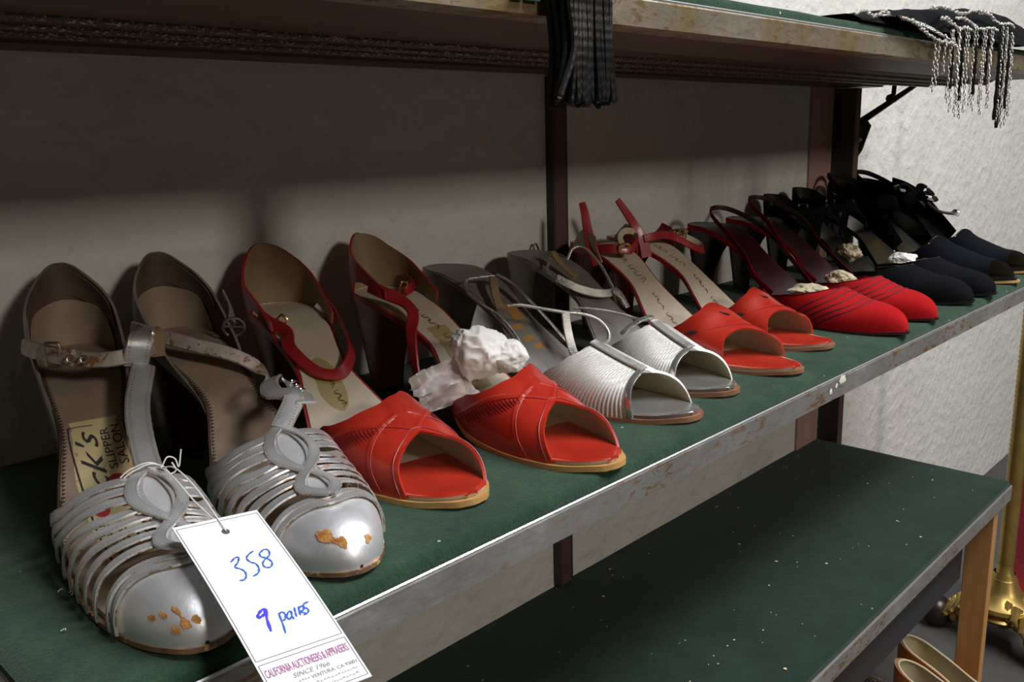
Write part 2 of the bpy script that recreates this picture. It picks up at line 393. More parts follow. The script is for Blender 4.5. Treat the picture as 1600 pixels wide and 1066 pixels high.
# ------------------------------------------------------------------ the setting
WY = .598
def struct(name, mb, mats, **kw): return tag(mb.build(name, mats, **kw), kind='structure')
b = MB(); b.box(-1.4, 4.2, WY, WY + .1, -.64, 1.5); struct('wall_back', b, 'plaster', smooth=False)
b = MB(); b.box(-1.4, 4.2, -4.2, WY + .1, -.72, -.64); struct('floor', b, 'concrete', smooth=False)

def felt_shelf(name, x0, x1, yf, zl, liph, mats_edge, label, thickness=.012, felt='green_felt', yb=WY - .002):
    """board with a felt pad whose front edge rolls over, and a steel angle along the front; zl = top of the steel lip"""
    root = empty(name, (x0, yb, zl))
    b = MB(); b.box(x0, x1, yf + .0022, yb, zl - liph + .004, zl - .0005); b.build('board', 'brown_board', root, smooth=False)
    # felt: rounded section swept along X with slight waviness
    b = MB(); nx = 220; rows = []
    r = .0045
    sec = []
    sec.append((yb, zl - .0002)); sec.append((yb, zl + ZC))
    for k in range(1, 26): sec.append((lerp(yb, yf + .003 + r, k / 26), zl + ZC))
    for k in range(9):
        a = math.pi / 2 * k / 8; sec.append((yf + .003 + r - r * math.sin(a), zl + ZC - r + r * math.cos(a)))
    sec.append((yf + .0030, zl - .0002))
    xs = [x0 - .004 + (x1 - x0 + .008) * i / nx for i in range(nx + 1)]
    for i, x in enumerate(xs):
        e = min(1, (x - xs[0]) / .008, (xs[-1] - x) / .008); drop = r * (1 - math.sqrt(max(0, 1 - (1 - e) ** 2)))
        row = []
        for (y, z) in sec:
            wv = .0007 * noise.noise((x * 14, y * 14, 3)) ; zz = z + (wv if z > zl + .001 else 0)
            if z > zl + .001: zz = max(zl, zz - drop)
            yy = y + (.0006 * noise.noise((x * 9, 1, 5)) if y < yf + .02 else 0)
            row.append((x, yy, zz))
        rows.append(row)
    b.grid(rows)
    b.add(rows[0], [tuple(range(len(sec)))]); b.add(rows[-1], [tuple(range(len(sec)))[::-1]])
    b.build('felt_cover', felt, root)
    b = MB(); n_ = 60
    # L section, inner corner, lip slightly proud
    prof = [(yf, zl - liph), (yf - .0002, zl - .0014), (yf + .0004, zl), (yf + .0024, zl), (yf + .0024, zl - liph + .0025), (yf + .02, zl - liph + .0025), (yf + .02, zl - liph)]
    rows = [[(lerp(x0, x1, i / n_), y, z) for y, z in prof] for i in range(n_ + 1)]
    b.grid(rows, closed=True); b.add(rows[0], [tuple(range(7))]); b.add(rows[-1], [tuple(range(7))[::-1]])
    e = b.build('steel_edge', mats_edge, root, smooth=False)
    b = MB(); b.tube([(x0, yf + .0008, zl + .0002), (x1, yf + .0008, zl + .0002)], .0009, 6); b.build('bright_rim', 'bright_edge', e)
    tag(root, label, 'shelf'); return root, b

mid, _ = felt_shelf('felt_covered_shelf', .084, 1.42, .298, .0, .0175, 'galvanised', 'middle green felt shelf with rusty steel edge carrying the row of shoes')
b = MB()
# paint flecks on the steel edge and lint on the felt
def blob(b, c, r, nrm_axis='y', seed=0, sx=1., sz=1.):
    pts = []; n_ = 14
    for k in range(n_):
        a = 2 * math.pi * k / n_; rr = r * (.75 + .5 * rnd.random())
        pts.append((c[0] + rr * math.cos(a) * sx, c[1], c[2] + rr * math.sin(a) * sz) if nrm_axis == 'y' else (c[0] + rr * math.cos(a) * sx, c[1] + rr * math.sin(a) * sz, c[2]))
    ctr = (c[0], c[1] - .0006, c[2]) if nrm_axis == 'y' else (c[0], c[1], c[2] + .0006)
    b.add(pts + [ctr], [(k, (k + 1) % n_, n_) for k in range(n_)])
blob(b, (.697, .2976, -.0035), .0042, sx=1.6); blob(b, (.676, .2976, -.0095), .0026); blob(b, (.686, .2976, -.0065), .0022)
o = b.build('paint_fleck', 'paint_fleck', mid)
b = MB()
for k in range(12):
    x, y = .1 + 1.1 * rnd.random() ** 1.5, .305 + .12 * rnd.random()
    L_ = .001 + .003 * rnd.random(); a = rnd.random() * 6.28
    pts = [(x + L_ * q * math.cos(a + q), y + L_ * q * math.sin(a + q), ZC + .0013 + .0004 * math.sin(3 * q)) for q in (0, .5, 1, 1.5)]
    b.tube(pts, .00022, 5)
tag(b.build('lint', 'string', mid), kind='stuff')

low, _ = felt_shelf('felt_covered_shelf', -.55, 1.312, .310, -.295, .020, 'galvanised', 'lowest green felt shelf, empty, with specks of lint and a wooden leg', felt='shaded_felt')
b = MB(); b.box(1.272, 1.290, .318, .352, -.64, -.316); b.build('wooden_leg', 'pine', low, smooth=False, bevel=.0012)
b = MB()
for k in range(48):
    x, y = .6 + .7 * rnd.random(), .33 + .25 * rnd.random(); r = .0006 + .0012 * rnd.random() ** 3
    blob(b, (x, y, -.295 + ZC + .0006), r, 'z')
tag(b.build('lint', 'cream_paper', low), kind='stuff')

top, _ = felt_shelf('felt_covered_shelf', -.5, 1.372, .298, .2715, .0150, 'worn_steel', 'topmost shelf overhead with green felt, moulded underside and hanging fringe')
b = MB()  # underside: flat board and three rounded mouldings running along the shelf
def moulding(b, y0, y1, zt, h, x0=-.5, x1=1.372):
    sec = [(y0, zt)] + [(lerp(y0, y1, k / 10), zt - h * math.sin(math.pi * k / 10) ** .6) for k in range(11)] + [(y1, zt)]
    rows = [[(x, y, z) for y, z in sec] for x in (x0, (x0 + x1) / 2, x1)]
    b.grid(rows); b.add(rows[0], [tuple(range(len(sec)))]); b.add(rows[-1], [tuple(range(len(sec)))[::-1]])
b.box(-.5, 1.372, .301, .392, .2575, .2615); b.build('brown_board', 'brown_board', top, smooth=False)
b = MB(); b.box(-.5, 1.372, .385, .597, .2625, .2665); b.build('brown_board', 'dark_steel', top, smooth=False)
for y0, y1, h in ((.394, .426, .0085), (.436, .466, .0075), (.474, .500, .0065)):
    b = MB(); moulding(b, y0, y1, .2628, h); mo = b.build('moulding', 'brown_board', top)
    b = MB(); b.tube([(-.5, lerp(y0, y1, .42), .2628 - h + .0004), (1.37, lerp(y0, y1, .42), .2628 - h + .0004)], .0026, 10); b.build('gilt_bead', 'gold_flecked_moulding', mo)
b = MB(); b.box(-.5, 1.372, .5, .54, .2600, .2626); b.box(-.5, 1.372, .55, .59, .2585, .2626); b.build('brown_board', 'brown_board', top, smooth=False)

def upright(x0, x1, dep, mats, label, zt=.262, zs=((-.64, -.318), (-.284, -.020), (.0105, .257))):
    root = empty('shelf_upright', ((x0 + x1) / 2, WY, -.64))
    b = MB()
    for z0, z1 in zs:
        b.box(x0, x1, WY - .004, WY - .0003, z0, z1); b.box(x0, x0 + .003, WY - dep, WY - .003, z0, z1); b.box(x1 - .003, x1, WY - dep, WY - .003, z0, z1)
    b.build('channel', mats[0], root, smooth=False, bevel=.0006)
    b = MB()
    for z0, z1 in zs: b.box(x0 + .003, x1 - .003, WY - dep, WY - dep + .002, z0, z1)
    b.build('face_strip', mats[1], root, smooth=False, bevel=.0004)
    tag(root, label, 'upright'); return root
u1 = upright(.668, .690, .010, ('dark_steel', 'red_brown_steel'), 'narrow reddish-brown steel upright on the wall behind the tassel')
u2 = upright(1.3125, 1.331, .034, ('dark_steel', 'red_brown_steel'), 'wide dark steel upright with diagonal brace at the far end of the shelves', zs=((-.64, -.020), (.0105, .257)))
b = MB()
for yy in (WY - .028, WY - .0): pass
b.box(1.236, 1.304, WY - .0035, WY - .0003, -.64, .262); b.build('shadow_strip', material('pinkish_shade', (.42, .25, .22), .6), u2, smooth=False)  # thin wall strip, coloured as the upright's reddish shadow on the plaster
# diagonal brace under the far end of the top shelf
b = MB()
def slab(b, pts_yz, x0, x1):
    n_ = len(pts_yz); b.add([(x0, y, z) for y, z in pts_yz] + [(x1, y, z) for y, z in pts_yz],
        [tuple(range(n_)), tuple(range(n_, 2 * n_))[::-1]] + [(k, (k + 1) % n_, (k + 1) % n_ + n_, k + n_) for k in range(n_)])
slab(b, [(.590, .196), (.584, .212), (.485, .272), (.478, .262), (.50, .256)], 1.366, 1.371)
br = b.build('brace', 'dark_steel', u2, smooth=False)
b = MB(); slab(b, [(.592, .140), (.594, .205), (.570, .212), (.563, .203), (.575, .166)], 1.366, 1.370); b.build('gusset_plate', 'dark_steel', br, smooth=False)
b = MB()
b.tube([(1.362, .535, .241), (1.376, .535, .241)], .0065, 8); b.tube([(1.362, .53, .247), (1.372, .533, .265)], .0035, 8); b.build('bolt', 'dark_steel', br)
b = MB(); b.tube([(1.362, .5775, .182), (1.364, .5775, .182)], .0035, 10); b.build('bolt_hole', 'plaster', br)

# small wire clip standing against the wall beside the narrow upright
b = MB(); b.tube(spline([(.640, .592, .050), (.640, .593, .085), (.645, .593, .097), (.650, .593, .085), (.650, .592, .050)], 8), .0011, 6)
tag(b.build('wire_hook', 'antique_metal'), 'thin grey wire loop on the wall above the silver pleated shoes', 'hook')

# things below and beyond the lowest shelf
b = MB(); b.box(.6, 1.262, .352, .372, -.43, -.318)
tag(b.build('dark_board', material('dark_board', (.03, .033, .04), .5), smooth=False), 'dark blue-grey board hanging below the lowest shelf edge', 'board')
low2 = empty('floor_plank', (.9, .45, -.62))
b = MB(); b.box(.45, 1.165, .33, .585, -.64, -.60); b.build('plank', 'grey_board', low2, smooth=False, bevel=.003)
b = MB(); b.tube([(1.178, .33, -.594), (1.178, .585, -.594)], .012, 12); b.build('rail', 'gold_flecked_moulding', low2)
tag(low2, 'weathered grey plank with a rounded rail lying below the lowest shelf', 'plank')

# ------------------------------------------------------------------ shoe builder
class Shoe:
    def __init__(s, name, label, cat, group, **kw):
        s.F = Last(**kw); F = s.F
        c = F.P(0, F.L * .7, 0); s.root = empty(name, (c[0], c[1], F.zb + .0004)); tag(s.root, label, cat, group)
        s.side = kw['m']
    def part(s, name, mb, mats, parent=None, **k): return mb.build(name, mats, parent or s.root, **k)
    # --- sole, insole and heel
    def sole(s, edge, insole, cover=None, over=.002, thick=.0034, s0=0., label=None, s_end=1.):
        F = s.F; ns, nl = 64, 12
        def lay(mb, z0, z1, ov, mi=0, a=0., e=1., cover_=False):
            topr, botr = [], []
            for i in range(ns + 1):
                q = i / ns; q = .5 - .5 * math.cos(math.pi * q); q = lerp(a, e, q)
                w = max(F.w(q) + (ov if cover_ else lerp(-.0008 if cover else ov, ov, clamp((q - .48) / .14))) * (1 if .004 < q < .996 else .2), .0006)
                lon_ex = -ov * (1 - min(1, q / .03)) + ov * clamp((q - .97) / .03)
                rt_, rb = [], []
                for j in range(nl + 1):
                    lat = F.cx(q) + w * (2 * j / nl - 1)
                    cup = .0008 * (2 * j / nl - 1) ** 2
                    rt_.append(F.P(lat, q * F.L + lon_ex, F.z(q) + z1 + (cup if z1 > 0 else 0))); rb.append(F.P(lat, q * F.L + lon_ex, F.z(q) + z0))
                topr.append(rt_); botr.append(rb)
            mb.grid(topr, mi); mb.grid(botr, mi, flip=True)
            rim = [(0, j) for j in range(nl + 1)] + [(i, nl) for i in range(1, ns + 1)] + [(ns, j) for j in range(nl - 1, -1, -1)] + [(i, 0) for i in range(ns - 1, 0, -1)]
            mb.grid([[topr[i][j] for i, j in rim], [botr[i][j] for i, j in rim]], mi, closed=True)
        b = MB(); lay(b, -thick, -.0006, over); s.part('sole', b, edge)
        if cover:
            b = MB(); lay(b, -.0006 - .0024, .0006, over * .45, e=.62, cover_=True); s.part('sole_cover', b, cover)
        b = MB(); lay(b, -.0006, .0014, -.0012); s.ins = s.part('insole', b, insole)
    def heel(s, mat, top_half=.024, bot=(.012, .010), lon=.018, length=.048, tiplen=.026, curve=.35, cap='black_leather', front=.2):
        """front: share of the shoe length the heel covers on top; bot: half widths; lon: middle of the heel tip"""
        F = s.F; nk, nq = 16, 28; rows = []
        def section(k):
            row = []
            kk = k ** .75
            wt = lerp(top_half, bot[0], 1 - (1 - k) ** (1 + curve * 2))
            l_top0, l_top1 = .001, front * F.L; l_b0, l_b1 = lon - tiplen / 2, lon + tiplen / 2
            back = lerp(l_top0, l_b0, k ** 1.3) ; e = 1 - (1 - k) ** (1.6 + curve * 2); fr = lerp(l_top1, l_b1, e)
            for q in range(nq):
                a = 2 * math.pi * q / nq
                # D shape: round at the back, flat breast in front
                x, y = math.cos(a), math.sin(a)
                lat = wt * (abs(x) ** .75) * (1 if x > 0 else -1); yy = y
                if y > 0: yy = min(1, y * 1.9)
                lo = (back + fr) / 2 + (fr - back) / 2 * yy
                st = lo / F.L; zt = F.z(clamp((lerp(l_top0, l_top1, .5 + .5 * yy)) / F.L)) - .003
                zz = lerp(zt, 0.0035, k)
                row.append(F.P(lat + F.cx(.1), lo, zz))
            return row
        rows = [section(k / nk) for k in range(nk + 1)]
        b = MB(); b.grid(rows, closed=True); b.add(rows[0], [tuple(range(nq))]); b.add(rows[-1], [tuple(range(nq))[::-1]]); h = s.part('heel', b, mat)
        last = rows[-1]; fl = [(p[0], p[1], F.zb + .0002) for p in last]; b = MB(); b.grid([last, fl], closed=True); b.add(fl, [tuple(range(nq))[::-1]]); b.build('heel_tip', cap, h)
    # --- upper pieces
    def vamp(s, name, mats, f0, f1, disp=None, thick=.0013, off=.0008, nv=80, nt=44, vr=(-1, 1), parent=None, rim=None):
        F = s.F; rows = []; uvs = []; closed_toe = f1(0) > .99 and f1(.9) > .99
        for i in range(nt + 1):
            t = i / nt; tt_ = 1 - (1 - t) ** 2.2 if closed_toe else t; row = []
            for j in range(nv + 1):
                v = lerp(vr[0], vr[1], j / nv); ss = clamp(lerp(f0(v), f1(v), tt_), 0, 1.)
                p = Vector(F.U(ss, v, off)); 
                if abs(v) > .999: p.z = max(p.z - .0012, F.zb + .0015)
                row.append(p); uvs.append((ss, v * .5 + .5))
            rows.append(row)
        def dd(i, j): return disp(uvs[i * (nv + 1) + j][0], uvs[i * (nv + 1) + j][1] * 2 - 1, i / nt)
        b = MB(); sheet(b, rows, -thick if False else thick, 0, 1, uvs, rim, (dd if disp else None), 6 if closed_toe else 0); return s.part(name, b, mats, parent)
    def on(s, pts, off=.002, n=10):
        """path of (s, v) on the foot form -> points and outward directions"""
        F = s.F; P_, N_ = [], []
        for q in spline(pts, n):
            a, v = clamp(q[0], 0, .999), clamp(q[1], -1, 1)
            o = q[2] if len(q) > 2 else 0
            p = Vector(F.U(a, v, off + o)); p2 = Vector(F.U(a, v, off + o + .004)); e = p2 - p
            P_.append(p); N_.append(e.normalized() if e.length > 1e-7 else Vector((0, 0, 1)))
        return P_, N_
    def strap_on(s, name, pts, w, mats, off=.0018, t=.0011, parent=None, closed=False, taper=None, n=10):
        P_, N_ = s.on(pts, off, n); b = MB(); ribbon(b, P_, N_, w, t, 0, (1 if isinstance(mats, (tuple, list)) and len(mats) > 1 else None), closed, taper)
        return s.part(name, b, mats, parent)
    def strap(s, name, pts, w, mats, nr=None, t=.0012, parent=None, n=10, closed=False, taper=None):
        """free strap through shoe coordinates in mm (lat, lon, z); nr outward directions per control point"""
        F = s.F; q = spline([tuple(c / 1000 for c in p) for p in pts], n, closed)
        P_ = [Vector(F.P(*c)) for c in q]
        if nr is None: nr = [(0, 1, .3)] * len(pts)
        qn = spline([tuple(x) for x in nr], n, closed); o = Vector(F.P(0, 0, 0)); N_ = [(Vector(F.P(*c)) - o) for c in qn]
        b = MB(); ribbon(b, P_, N_, w, t, 0, (1 if isinstance(mats, (tuple, list)) and len(mats) > 1 else None), closed, taper)
        return s.part(name, b, mats, parent)
    def cord(s, name, pts, r, mat, parent=None, n=10, closed=False):
        q = spline([tuple(c / 1000 for c in p) for p in pts], n, closed); b = MB(); b.tube([s.F.P(*c) for c in q], r, 8, closed=closed); return s.part(name, b, mat, parent)
    def seam(s, name, pts, r, mat, off=.0024, parent=None, n=14):
        P_, N_ = s.on(pts, off, n); b = MB(); b.tube(P_, r, 6); return s.part(name, b, mat, parent)
    def counter(s, name, mats, HL, HR, lonL, lonR, flare=0., lean=-.004, thick=.0016, shift=.0, BL=None, BR=None, padding=None, nh=14, na=70, narrow=.40, inset=0.):
        """upright wall round the heel; HL/HR: top height (mm over the insole) against distance from the heel (mm); BL/BR the same for the lower edge"""
        F = s.F; rows = [[] for _ in range(nh + 1)]; uvs = []; r0 = .12 * F.L
        for j in range(na + 1):
            a = 2 * j / na - 1; left = a < 0; lonE = (lonL if left else lonR) / 1000; x = abs(a)
            xb = .42
            if x < xb:
                th = x / xb * math.pi / 2; lon = r0 * (1 - math.cos(th)); w = F.wh * math.sin(th)
            else:
                lon = lerp(r0, lonE, (x - xb) / (1 - xb)); w = F.w(lon / F.L)
            st = lon / F.L; H_ = interp(HL if left else HR, lon * 1000) / 1000; B_ = interp((BL if left else BR) or [(0, -2), (500, -2)], lon * 1000) / 1000
            for i in range(nh + 1):
                t = i / nh; h = lerp(B_, max(H_, B_ + .0008), t)
                bulge = .0036 * math.sin(min(1, max(0, h) / .055) * math.pi * .8)
                ww = (w + bulge * min(1, x / .3)) * (1 - narrow * (max(h, 0) / .05) ** 1.5) + flare * (max(h, 0) / .05) * min(1, lon / .03) + .0012 - inset
                back = -.001 - bulge + lean * -1 * (max(h, 0) / .05) + inset if x < xb else 0
                back *= (1 - x / xb) if x < xb else 0
                rows[i].append(Vector(F.P(F.cx(st) + shift * max(h, 0) / .05 + (-ww if left else ww), lon + back, F.z(st) + h)))
        b = MB(); sheet(b, rows, thick, 0, 1, None, 0); o = s.part(name, b, mats)
        return o
    def insole_text(s, txt, s0, s1, l0, l1, mat, shear=0., flip=False, name='lettering', parent=None, lift=.0018):
        """text written along the insole: u from s0 to s1, v across from l0 to l1 (m)"""
        F = s.F; b = MB(); put_text(b, txt, lambda u, v: F.I(lerp(s0, s1, u), lerp(l0, l1, v), lift), 0, shear); return s.part(name, b, mat, parent or s.ins, smooth=False)
    def insole_patch(s, name, s0, s1, l0, l1, mat, lift=.0016, parent=None, ell=False):
        F = s.F; b = MB(); ns, nl = 14, 8; rows = []
        for i in range(ns + 1):
            q = lerp(s0, s1, i / ns); k = math.sqrt(max(.02, 1 - (2 * i / ns - 1) ** 2)) if ell else 1; mid_ = (l0 + l1) / 2; hw = (l1 - l0) / 2 * k
            rows.append([F.I(q, mid_ + hw * (2 * j / nl - 1), lift) for j in range(nl + 1)])
        b.grid(rows); return s.part(name, b, mat, parent or s.ins)
def D(tab): return lambda v: interp(tab, v)
def buckle(shoe, name, c, w, h, mat='gold_metal', parent=None, tilt=(1, 0, 0), up=(0, 0, 1), r=.0009, rnd_=False):
    """small frame buckle centred at shoe coordinates (mm), in the plane of directions tilt and up"""
    F = shoe.F; o = Vector(F.P(0, 0, 0)); a = (Vector(F.P(*tilt)) - o).normalized(); u = (Vector(F.P(*up)) - o); u = (u - a * u.dot(a)).normalized(); c_ = Vector(F.P(*[k / 1000 for k in c]))
    b = MB(); pts = []
    for k in range(24):
        t = 2 * math.pi * k / 24; x, y = math.cos(t), math.sin(t); p = 1 if rnd_ else .35
        pts.append(c_ + a * (w / 2 * abs(x) ** p * (1 if x > 0 else -1)) + u * (h / 2 * abs(y) ** p * (1 if y > 0 else -1)))
    b.tube(pts, r, 6, closed=True); b.tube([c_ - a * w / 2, c_ + a * (w / 2 + .0005) + u * .001], r * .8, 6)
    return shoe.part(name, b, mat, parent)

# stitched strap material: two rows of pale stitches near the edges
def stitched(key, base):
    m = M[base].copy(); m.name = key; M[key] = m; n = N(m); u, v = n.uv(); cc = n.coord(); wn = n.noise(cc, 130, 5, .7)
    d = n.math('ABSOLUTE', n.math('SUBTRACT', n.math('ABSOLUTE', n.math('SUBTRACT', v, .5)), .27))
    line = n.math('LESS_THAN', d, .045); dot = n.math('GREATER_THAN', n.math('FRACT', n.math('MULTIPLY', u, 5.5)), .42)
    f = n.math('MULTIPLY', line, dot); src = n.b.inputs['Base Color'].links[0].from_socket
    c1 = n.mix(n.math('MULTIPLY', f, .8), src, (.50, .42, .27))
    ed = n.math('GREATER_THAN', n.math('ABSOLUTE', n.math('SUBTRACT', v, .5)), .41); n.col(n.mix(n.math('MULTIPLY', ed, n.ramp(wn, [(.50, (.0, .0, .0)), (.60, (1, 1, 1))])), c1, (.34, .20, .10)))
    n.bump(n.math('ADD', n.math('MULTIPLY', line, -.6), n.math('MULTIPLY', wn, .4)), .6, .0008)
    return m
stitched('stitched_silver', 'silver_leather')

def pinked(s):
    """zigzag-cut dark lining showing along both edges of the insole"""
    F = s.F
    for sd in (-1, 1):
        b = MB(); n_ = 62
        for k in range(n_):
            q0, q1 = lerp(.17, .60, k / n_), lerp(.17, .60, (k + 1) / n_); w0, w1 = F.w(q0) + .0006, F.w(q1) + .0006
            b.add([F.I(q0, sd * w0, .0020), F.I(q1, sd * w1, .0020), F.I(q1, sd * (w1 - .0016), .0022), F.I((q0 + q1) / 2, sd * (w0 - .0036), .0024), F.I(q0, sd * (w0 - .0016), .0022)], [(0, 1, 2, 3, 4)])
        s.part('pinked_edge', b, 'heel_brown', s.ins, smooth=False)
def silver_shoe(which, label, v0=0., **kw):
    s = Shoe('t_strap_shoe', label, 'shoe', 'old silver T-strap shoes with cut-out bands', **kw)
    s.sole('worn_edge', 'tan_insole', 'heel_brown', over=.0013, thick=.0028)
    pinked(s)
    s.heel('heel_brown', .0235, (.0175, .010), lon=.034, tiplen=.030, curve=.1, front=.21)
    HT = [(0, 53), (3, 51), (9, 46), (18, 39), (30, 30), (42, 22), (55, 15), (66, 10), (78, 4), (95, 1), (110, 0)]
    s.counter('heel_counter', ('aged_silver', 'brown_lining'), HT, HT, 108, 108, flare=.003, lean=-.006)
    s.counter('top_lining', ('brown_lining', 'brown_lining'), [(0, 50), (16, 38), (30, 27), (36, 21)], [(0, 50), (16, 38), (30, 27), (36, 21)], 36, 36, flare=.003, lean=-.0045, thick=.0008, BL=[(0, 33), (16, 22), (30, 16), (36, 18)], BR=[(0, 33), (16, 22), (30, 16), (36, 18)], inset=.0019)
    s.counter('counter_lining', ('tan_insole', 'tan_insole'), [(0, 30), (16, 24), (26, 10), (34, 1)], [(0, 30), (16, 24), (26, 10), (34, 1)], 34, 34, flare=.003, lean=-.006, thick=.0004, inset=.0024)
    # toe cap with a double stitched edge
    capS = D([(-1, .865), (-.7, .865), (-.35, .868), (0, .885), (.35, .868), (.7, .865), (1, .865)])
    s.vamp('toe_cap', ('silver_toe', 'cream_leather'), capS, lambda v: 1., nv=64, nt=30)
    for k, dd in enumerate((.000, .018)):
        s.strap_on('cap_edge', [(capS(v) + dd, v) for v in (-1, -.85, -.6, -.4, -.2, 0, .2, .4, .6, .85, 1)], .0046, ('stitched_silver', 'cream_leather'), off=.0014)
    # bands from the centre ornament to the sole edge
    for sd in (-1, 1):
        for c, e in ((.665, .530), (.690, .568), (.715, .606)):
            s.strap_on('band', [(c, v0 + sd * .10), (c - .012, v0 * .8 + sd * .3), (c - .045, sd * .6), (lerp(c, e, .8), sd * .84), (e, sd * .985)], .0070, ('stitched_silver', 'cream_leather'), off=.0022, t=.0009)
        for c, e in ((.742, .660), (.765, .706), (.788, .750), (.811, .790), (.835, .828)):
            s.strap_on('band', [(c, v0 + sd * .10), (c - .006, v0 * .8 + sd * .35), (lerp(c, e, .5) - .006, sd * .62), (lerp(c, e, .85), sd * .86), (e, sd * .985)], .0060, ('stitched_silver', 'cream_leather'), off=.0020, t=.0009)
    orn = s.vamp('ornament', ('silver_toe', 'cream_leather'), lambda v: .655 + .05 * abs((v - v0) / .13) ** 1.5, lambda v: .885 - .05 * abs((v - v0) / .13) ** 2, nv=16, nt=24, vr=(v0 - .11, v0 + .11), off=.0024)
    for ph in (1, -1):
        pts = [(.640 + (.0116 * k if k <= 13.5 else .1566 + .0068 * (k - 13.5)), ph * .16 * math.sin(math.pi * min(1, (k / 13.5))) if k <= 13.5 else -ph * .14 * math.sin(math.pi * (k - 13.5) / 14.0)) for k in [0, 1.5, 3, 5, 7, 9, 11, 12.5, 14, 15.5, 17.5, 20, 22.5, 25, 27.5]]
        pts = [(a, v + v0) for a, v in pts]
        s.strap_on('twist', pts, .0062, ('stitched_silver', 'cream_leather'), off=.0040 if ph > 0 else .0036, t=.0009, parent=orn, n=6)
        s.strap_on('twist', [(a + (.0), v0 + (v - v0) * .62) for a, v in pts[1:-1]], .0026, ('silver_leather', 'cream_leather'), off=.0034, t=.0006, parent=orn, n=6)
    return s

# ---- first pair: silver
s1 = silver_shoe(1, 'leftmost silver T-strap shoe, price tag tied to its strap, printed label on insole', .09, tip=(.131, .301), heel=(.192, .572), H=.072, m=1, wb=.031)
F = s1.F
a0 = F.local(.65, .11, .004); A0 = [c * 1000 for c in a0]
tt = s1.strap('t_strap', [(A0[0], A0[1], A0[2]), (10, 152, 51), (15, 122, 62), (24, 102, 78)], .0125, ('stitched_silver', 'tan_lining'), nr=[(0, .4, 1), (0, .6, .8), (0, .8, .5), (0, 1, .2)])
s1.strap('strap_loop', [(20, 101, 78), (22, 104, 88), (26, 101, 95), (30, 97, 92), (30, 96, 80)], .0135, ('stitched_silver', 'tan_lining'), nr=[(0, 1, 0), (0, 1, .3), (0, 0, 1), (0, -1, .2), (0, -1, 0)])
s1.strap('ankle_strap', [(37, 62, 76), (36, 78, 80), (31, 95, 85), (20, 101, 84), (5, 98, 83), (-8, 88, 84), (-20, 72, 86)], .0085, ('worn_strap', 'worn_edge'), nr=[(1, .2, .2), (1, .6, .2), (.5, 1, .3), (0, 1, .3), (-.2, 1, .3), (-.5, 1, .3), (-1, .4, .2)])
s1.strap('ankle_strap', [(-27, 48, 86), (-24, 62, 86), (-16, 78, 85), (-8, 90, 84.5)], .0095, ('worn_strap', 'worn_edge'), nr=[(-1, .2, .2), (-1, .4, .2), (-.6, 1, .3), (-.5, 1, .3)], t=.002)
bk = buckle(s1, 'buckle', (-17, 81, 86), .009, .013, 'antique_metal', tilt=(.8, .6, 0))
s1.insole_patch('red_smear', .475, .535, -.004, .0115, material('red_smear', (.30, .018, .020), .7), lift=.0021, ell=True); s1.insole_patch('red_smear', .52, .545, -.0115, -.004, material('bright_smear', (.48, .03, .03), .7), lift=.0021, ell=True); s1.insole_patch('orange_stain', .545, .61, .008, .0135, material('orange_stain', (.55, .27, .05), .7), lift=.0021, ell=True)
for c in ((-10, 92, 84.5), (-4, 95.5, 84)):
    b = MB(); pc = Vector(F.P(*[k / 1000 for k in c])); nn = (Vector(F.P(-.2, 1, .3)) - Vector(F.P(0, 0, 0))).normalized(); aa = nn.orthogonal().normalized(); bb = nn.cross(aa)
    b.tube([pc + nn * .002 + (aa * math.cos(t / 12 * 6.283) + bb * math.sin(t / 12 * 6.283)) * .0017 for t in range(12)], .0007, 6, closed=True); s1.part('eyelet', b, 'antique_metal')
# maker's label on the insole, worn, lettering running heelwards
lab = s1.insole_patch('insole_label', .36, .66, -.0150, .0165, 'label_cloth', lift=.0018)
def ln(shoe, pts, mat, w=.0007, name='printed_line', parent=None, lift=.0021):
    Fq = shoe.F; b = MB(); stroke(b, pts, lambda u, v: Fq.I(u, v, lift), w, 0); return shoe.part(name, b, mat, parent or shoe.ins, smooth=False)
def insole_stroke(shoe, pts, mat, w=.0008, name='lettering', parent=None, lift=.0022, n=6):
    Fq = shoe.F; P_ = [Vector(Fq.I(q[0], q[1], lift)) for q in spline(pts, n)]; b = MB(); ribbon(b, P_, [(0, 0, 1)] * len(P_), w, .00012); return shoe.part(name, b, mat, parent or shoe.ins)
insole_stroke(s1, [(.375, -.001), (.374, -.010), (.382, -.0128), (.46, -.0130), (.56, -.0130), (.66, -.0132)], 'label_ink', parent=lab, n=4)
insole_stroke(s1, [(.376, .0128), (.384, .0142), (.46, .0142), (.56, .0142), (.66, .0142)], 'label_ink', parent=lab, n=4)
s1.insole_text('SLIPPER', .465, .385, .0060, .0020, 'label_ink', parent=lab, lift=.0022)
s1.insole_text('SALON', .460, .382, .0118, .0072, 'label_ink', parent=lab, lift=.0022)
s1.insole_text('Exquisite', .665, .545, -.0060, -.0105, 'label_ink', parent=lab, lift=.0022)
s1.insole_text('SHOES', .650, .570, -.0005, -.0042, 'label_ink', parent=lab, lift=.0022)
s1.insole_text('Ro', .630, .540, .0120, .0025, 'label_ink', shear=.5, parent=lab, lift=.0022)
s1.insole_text("ck's", .500, .385, .0000, -.0105, 'label_ink', shear=.5, parent=lab, lift=.0022)
s2 = silver_shoe(2, 'silver T-strap shoe right of the price tag, rust-coloured scuff on its toe, strap folded forward', 0., tip=(.216, .305), heel=(.252, .572), H=.072, m=-1)
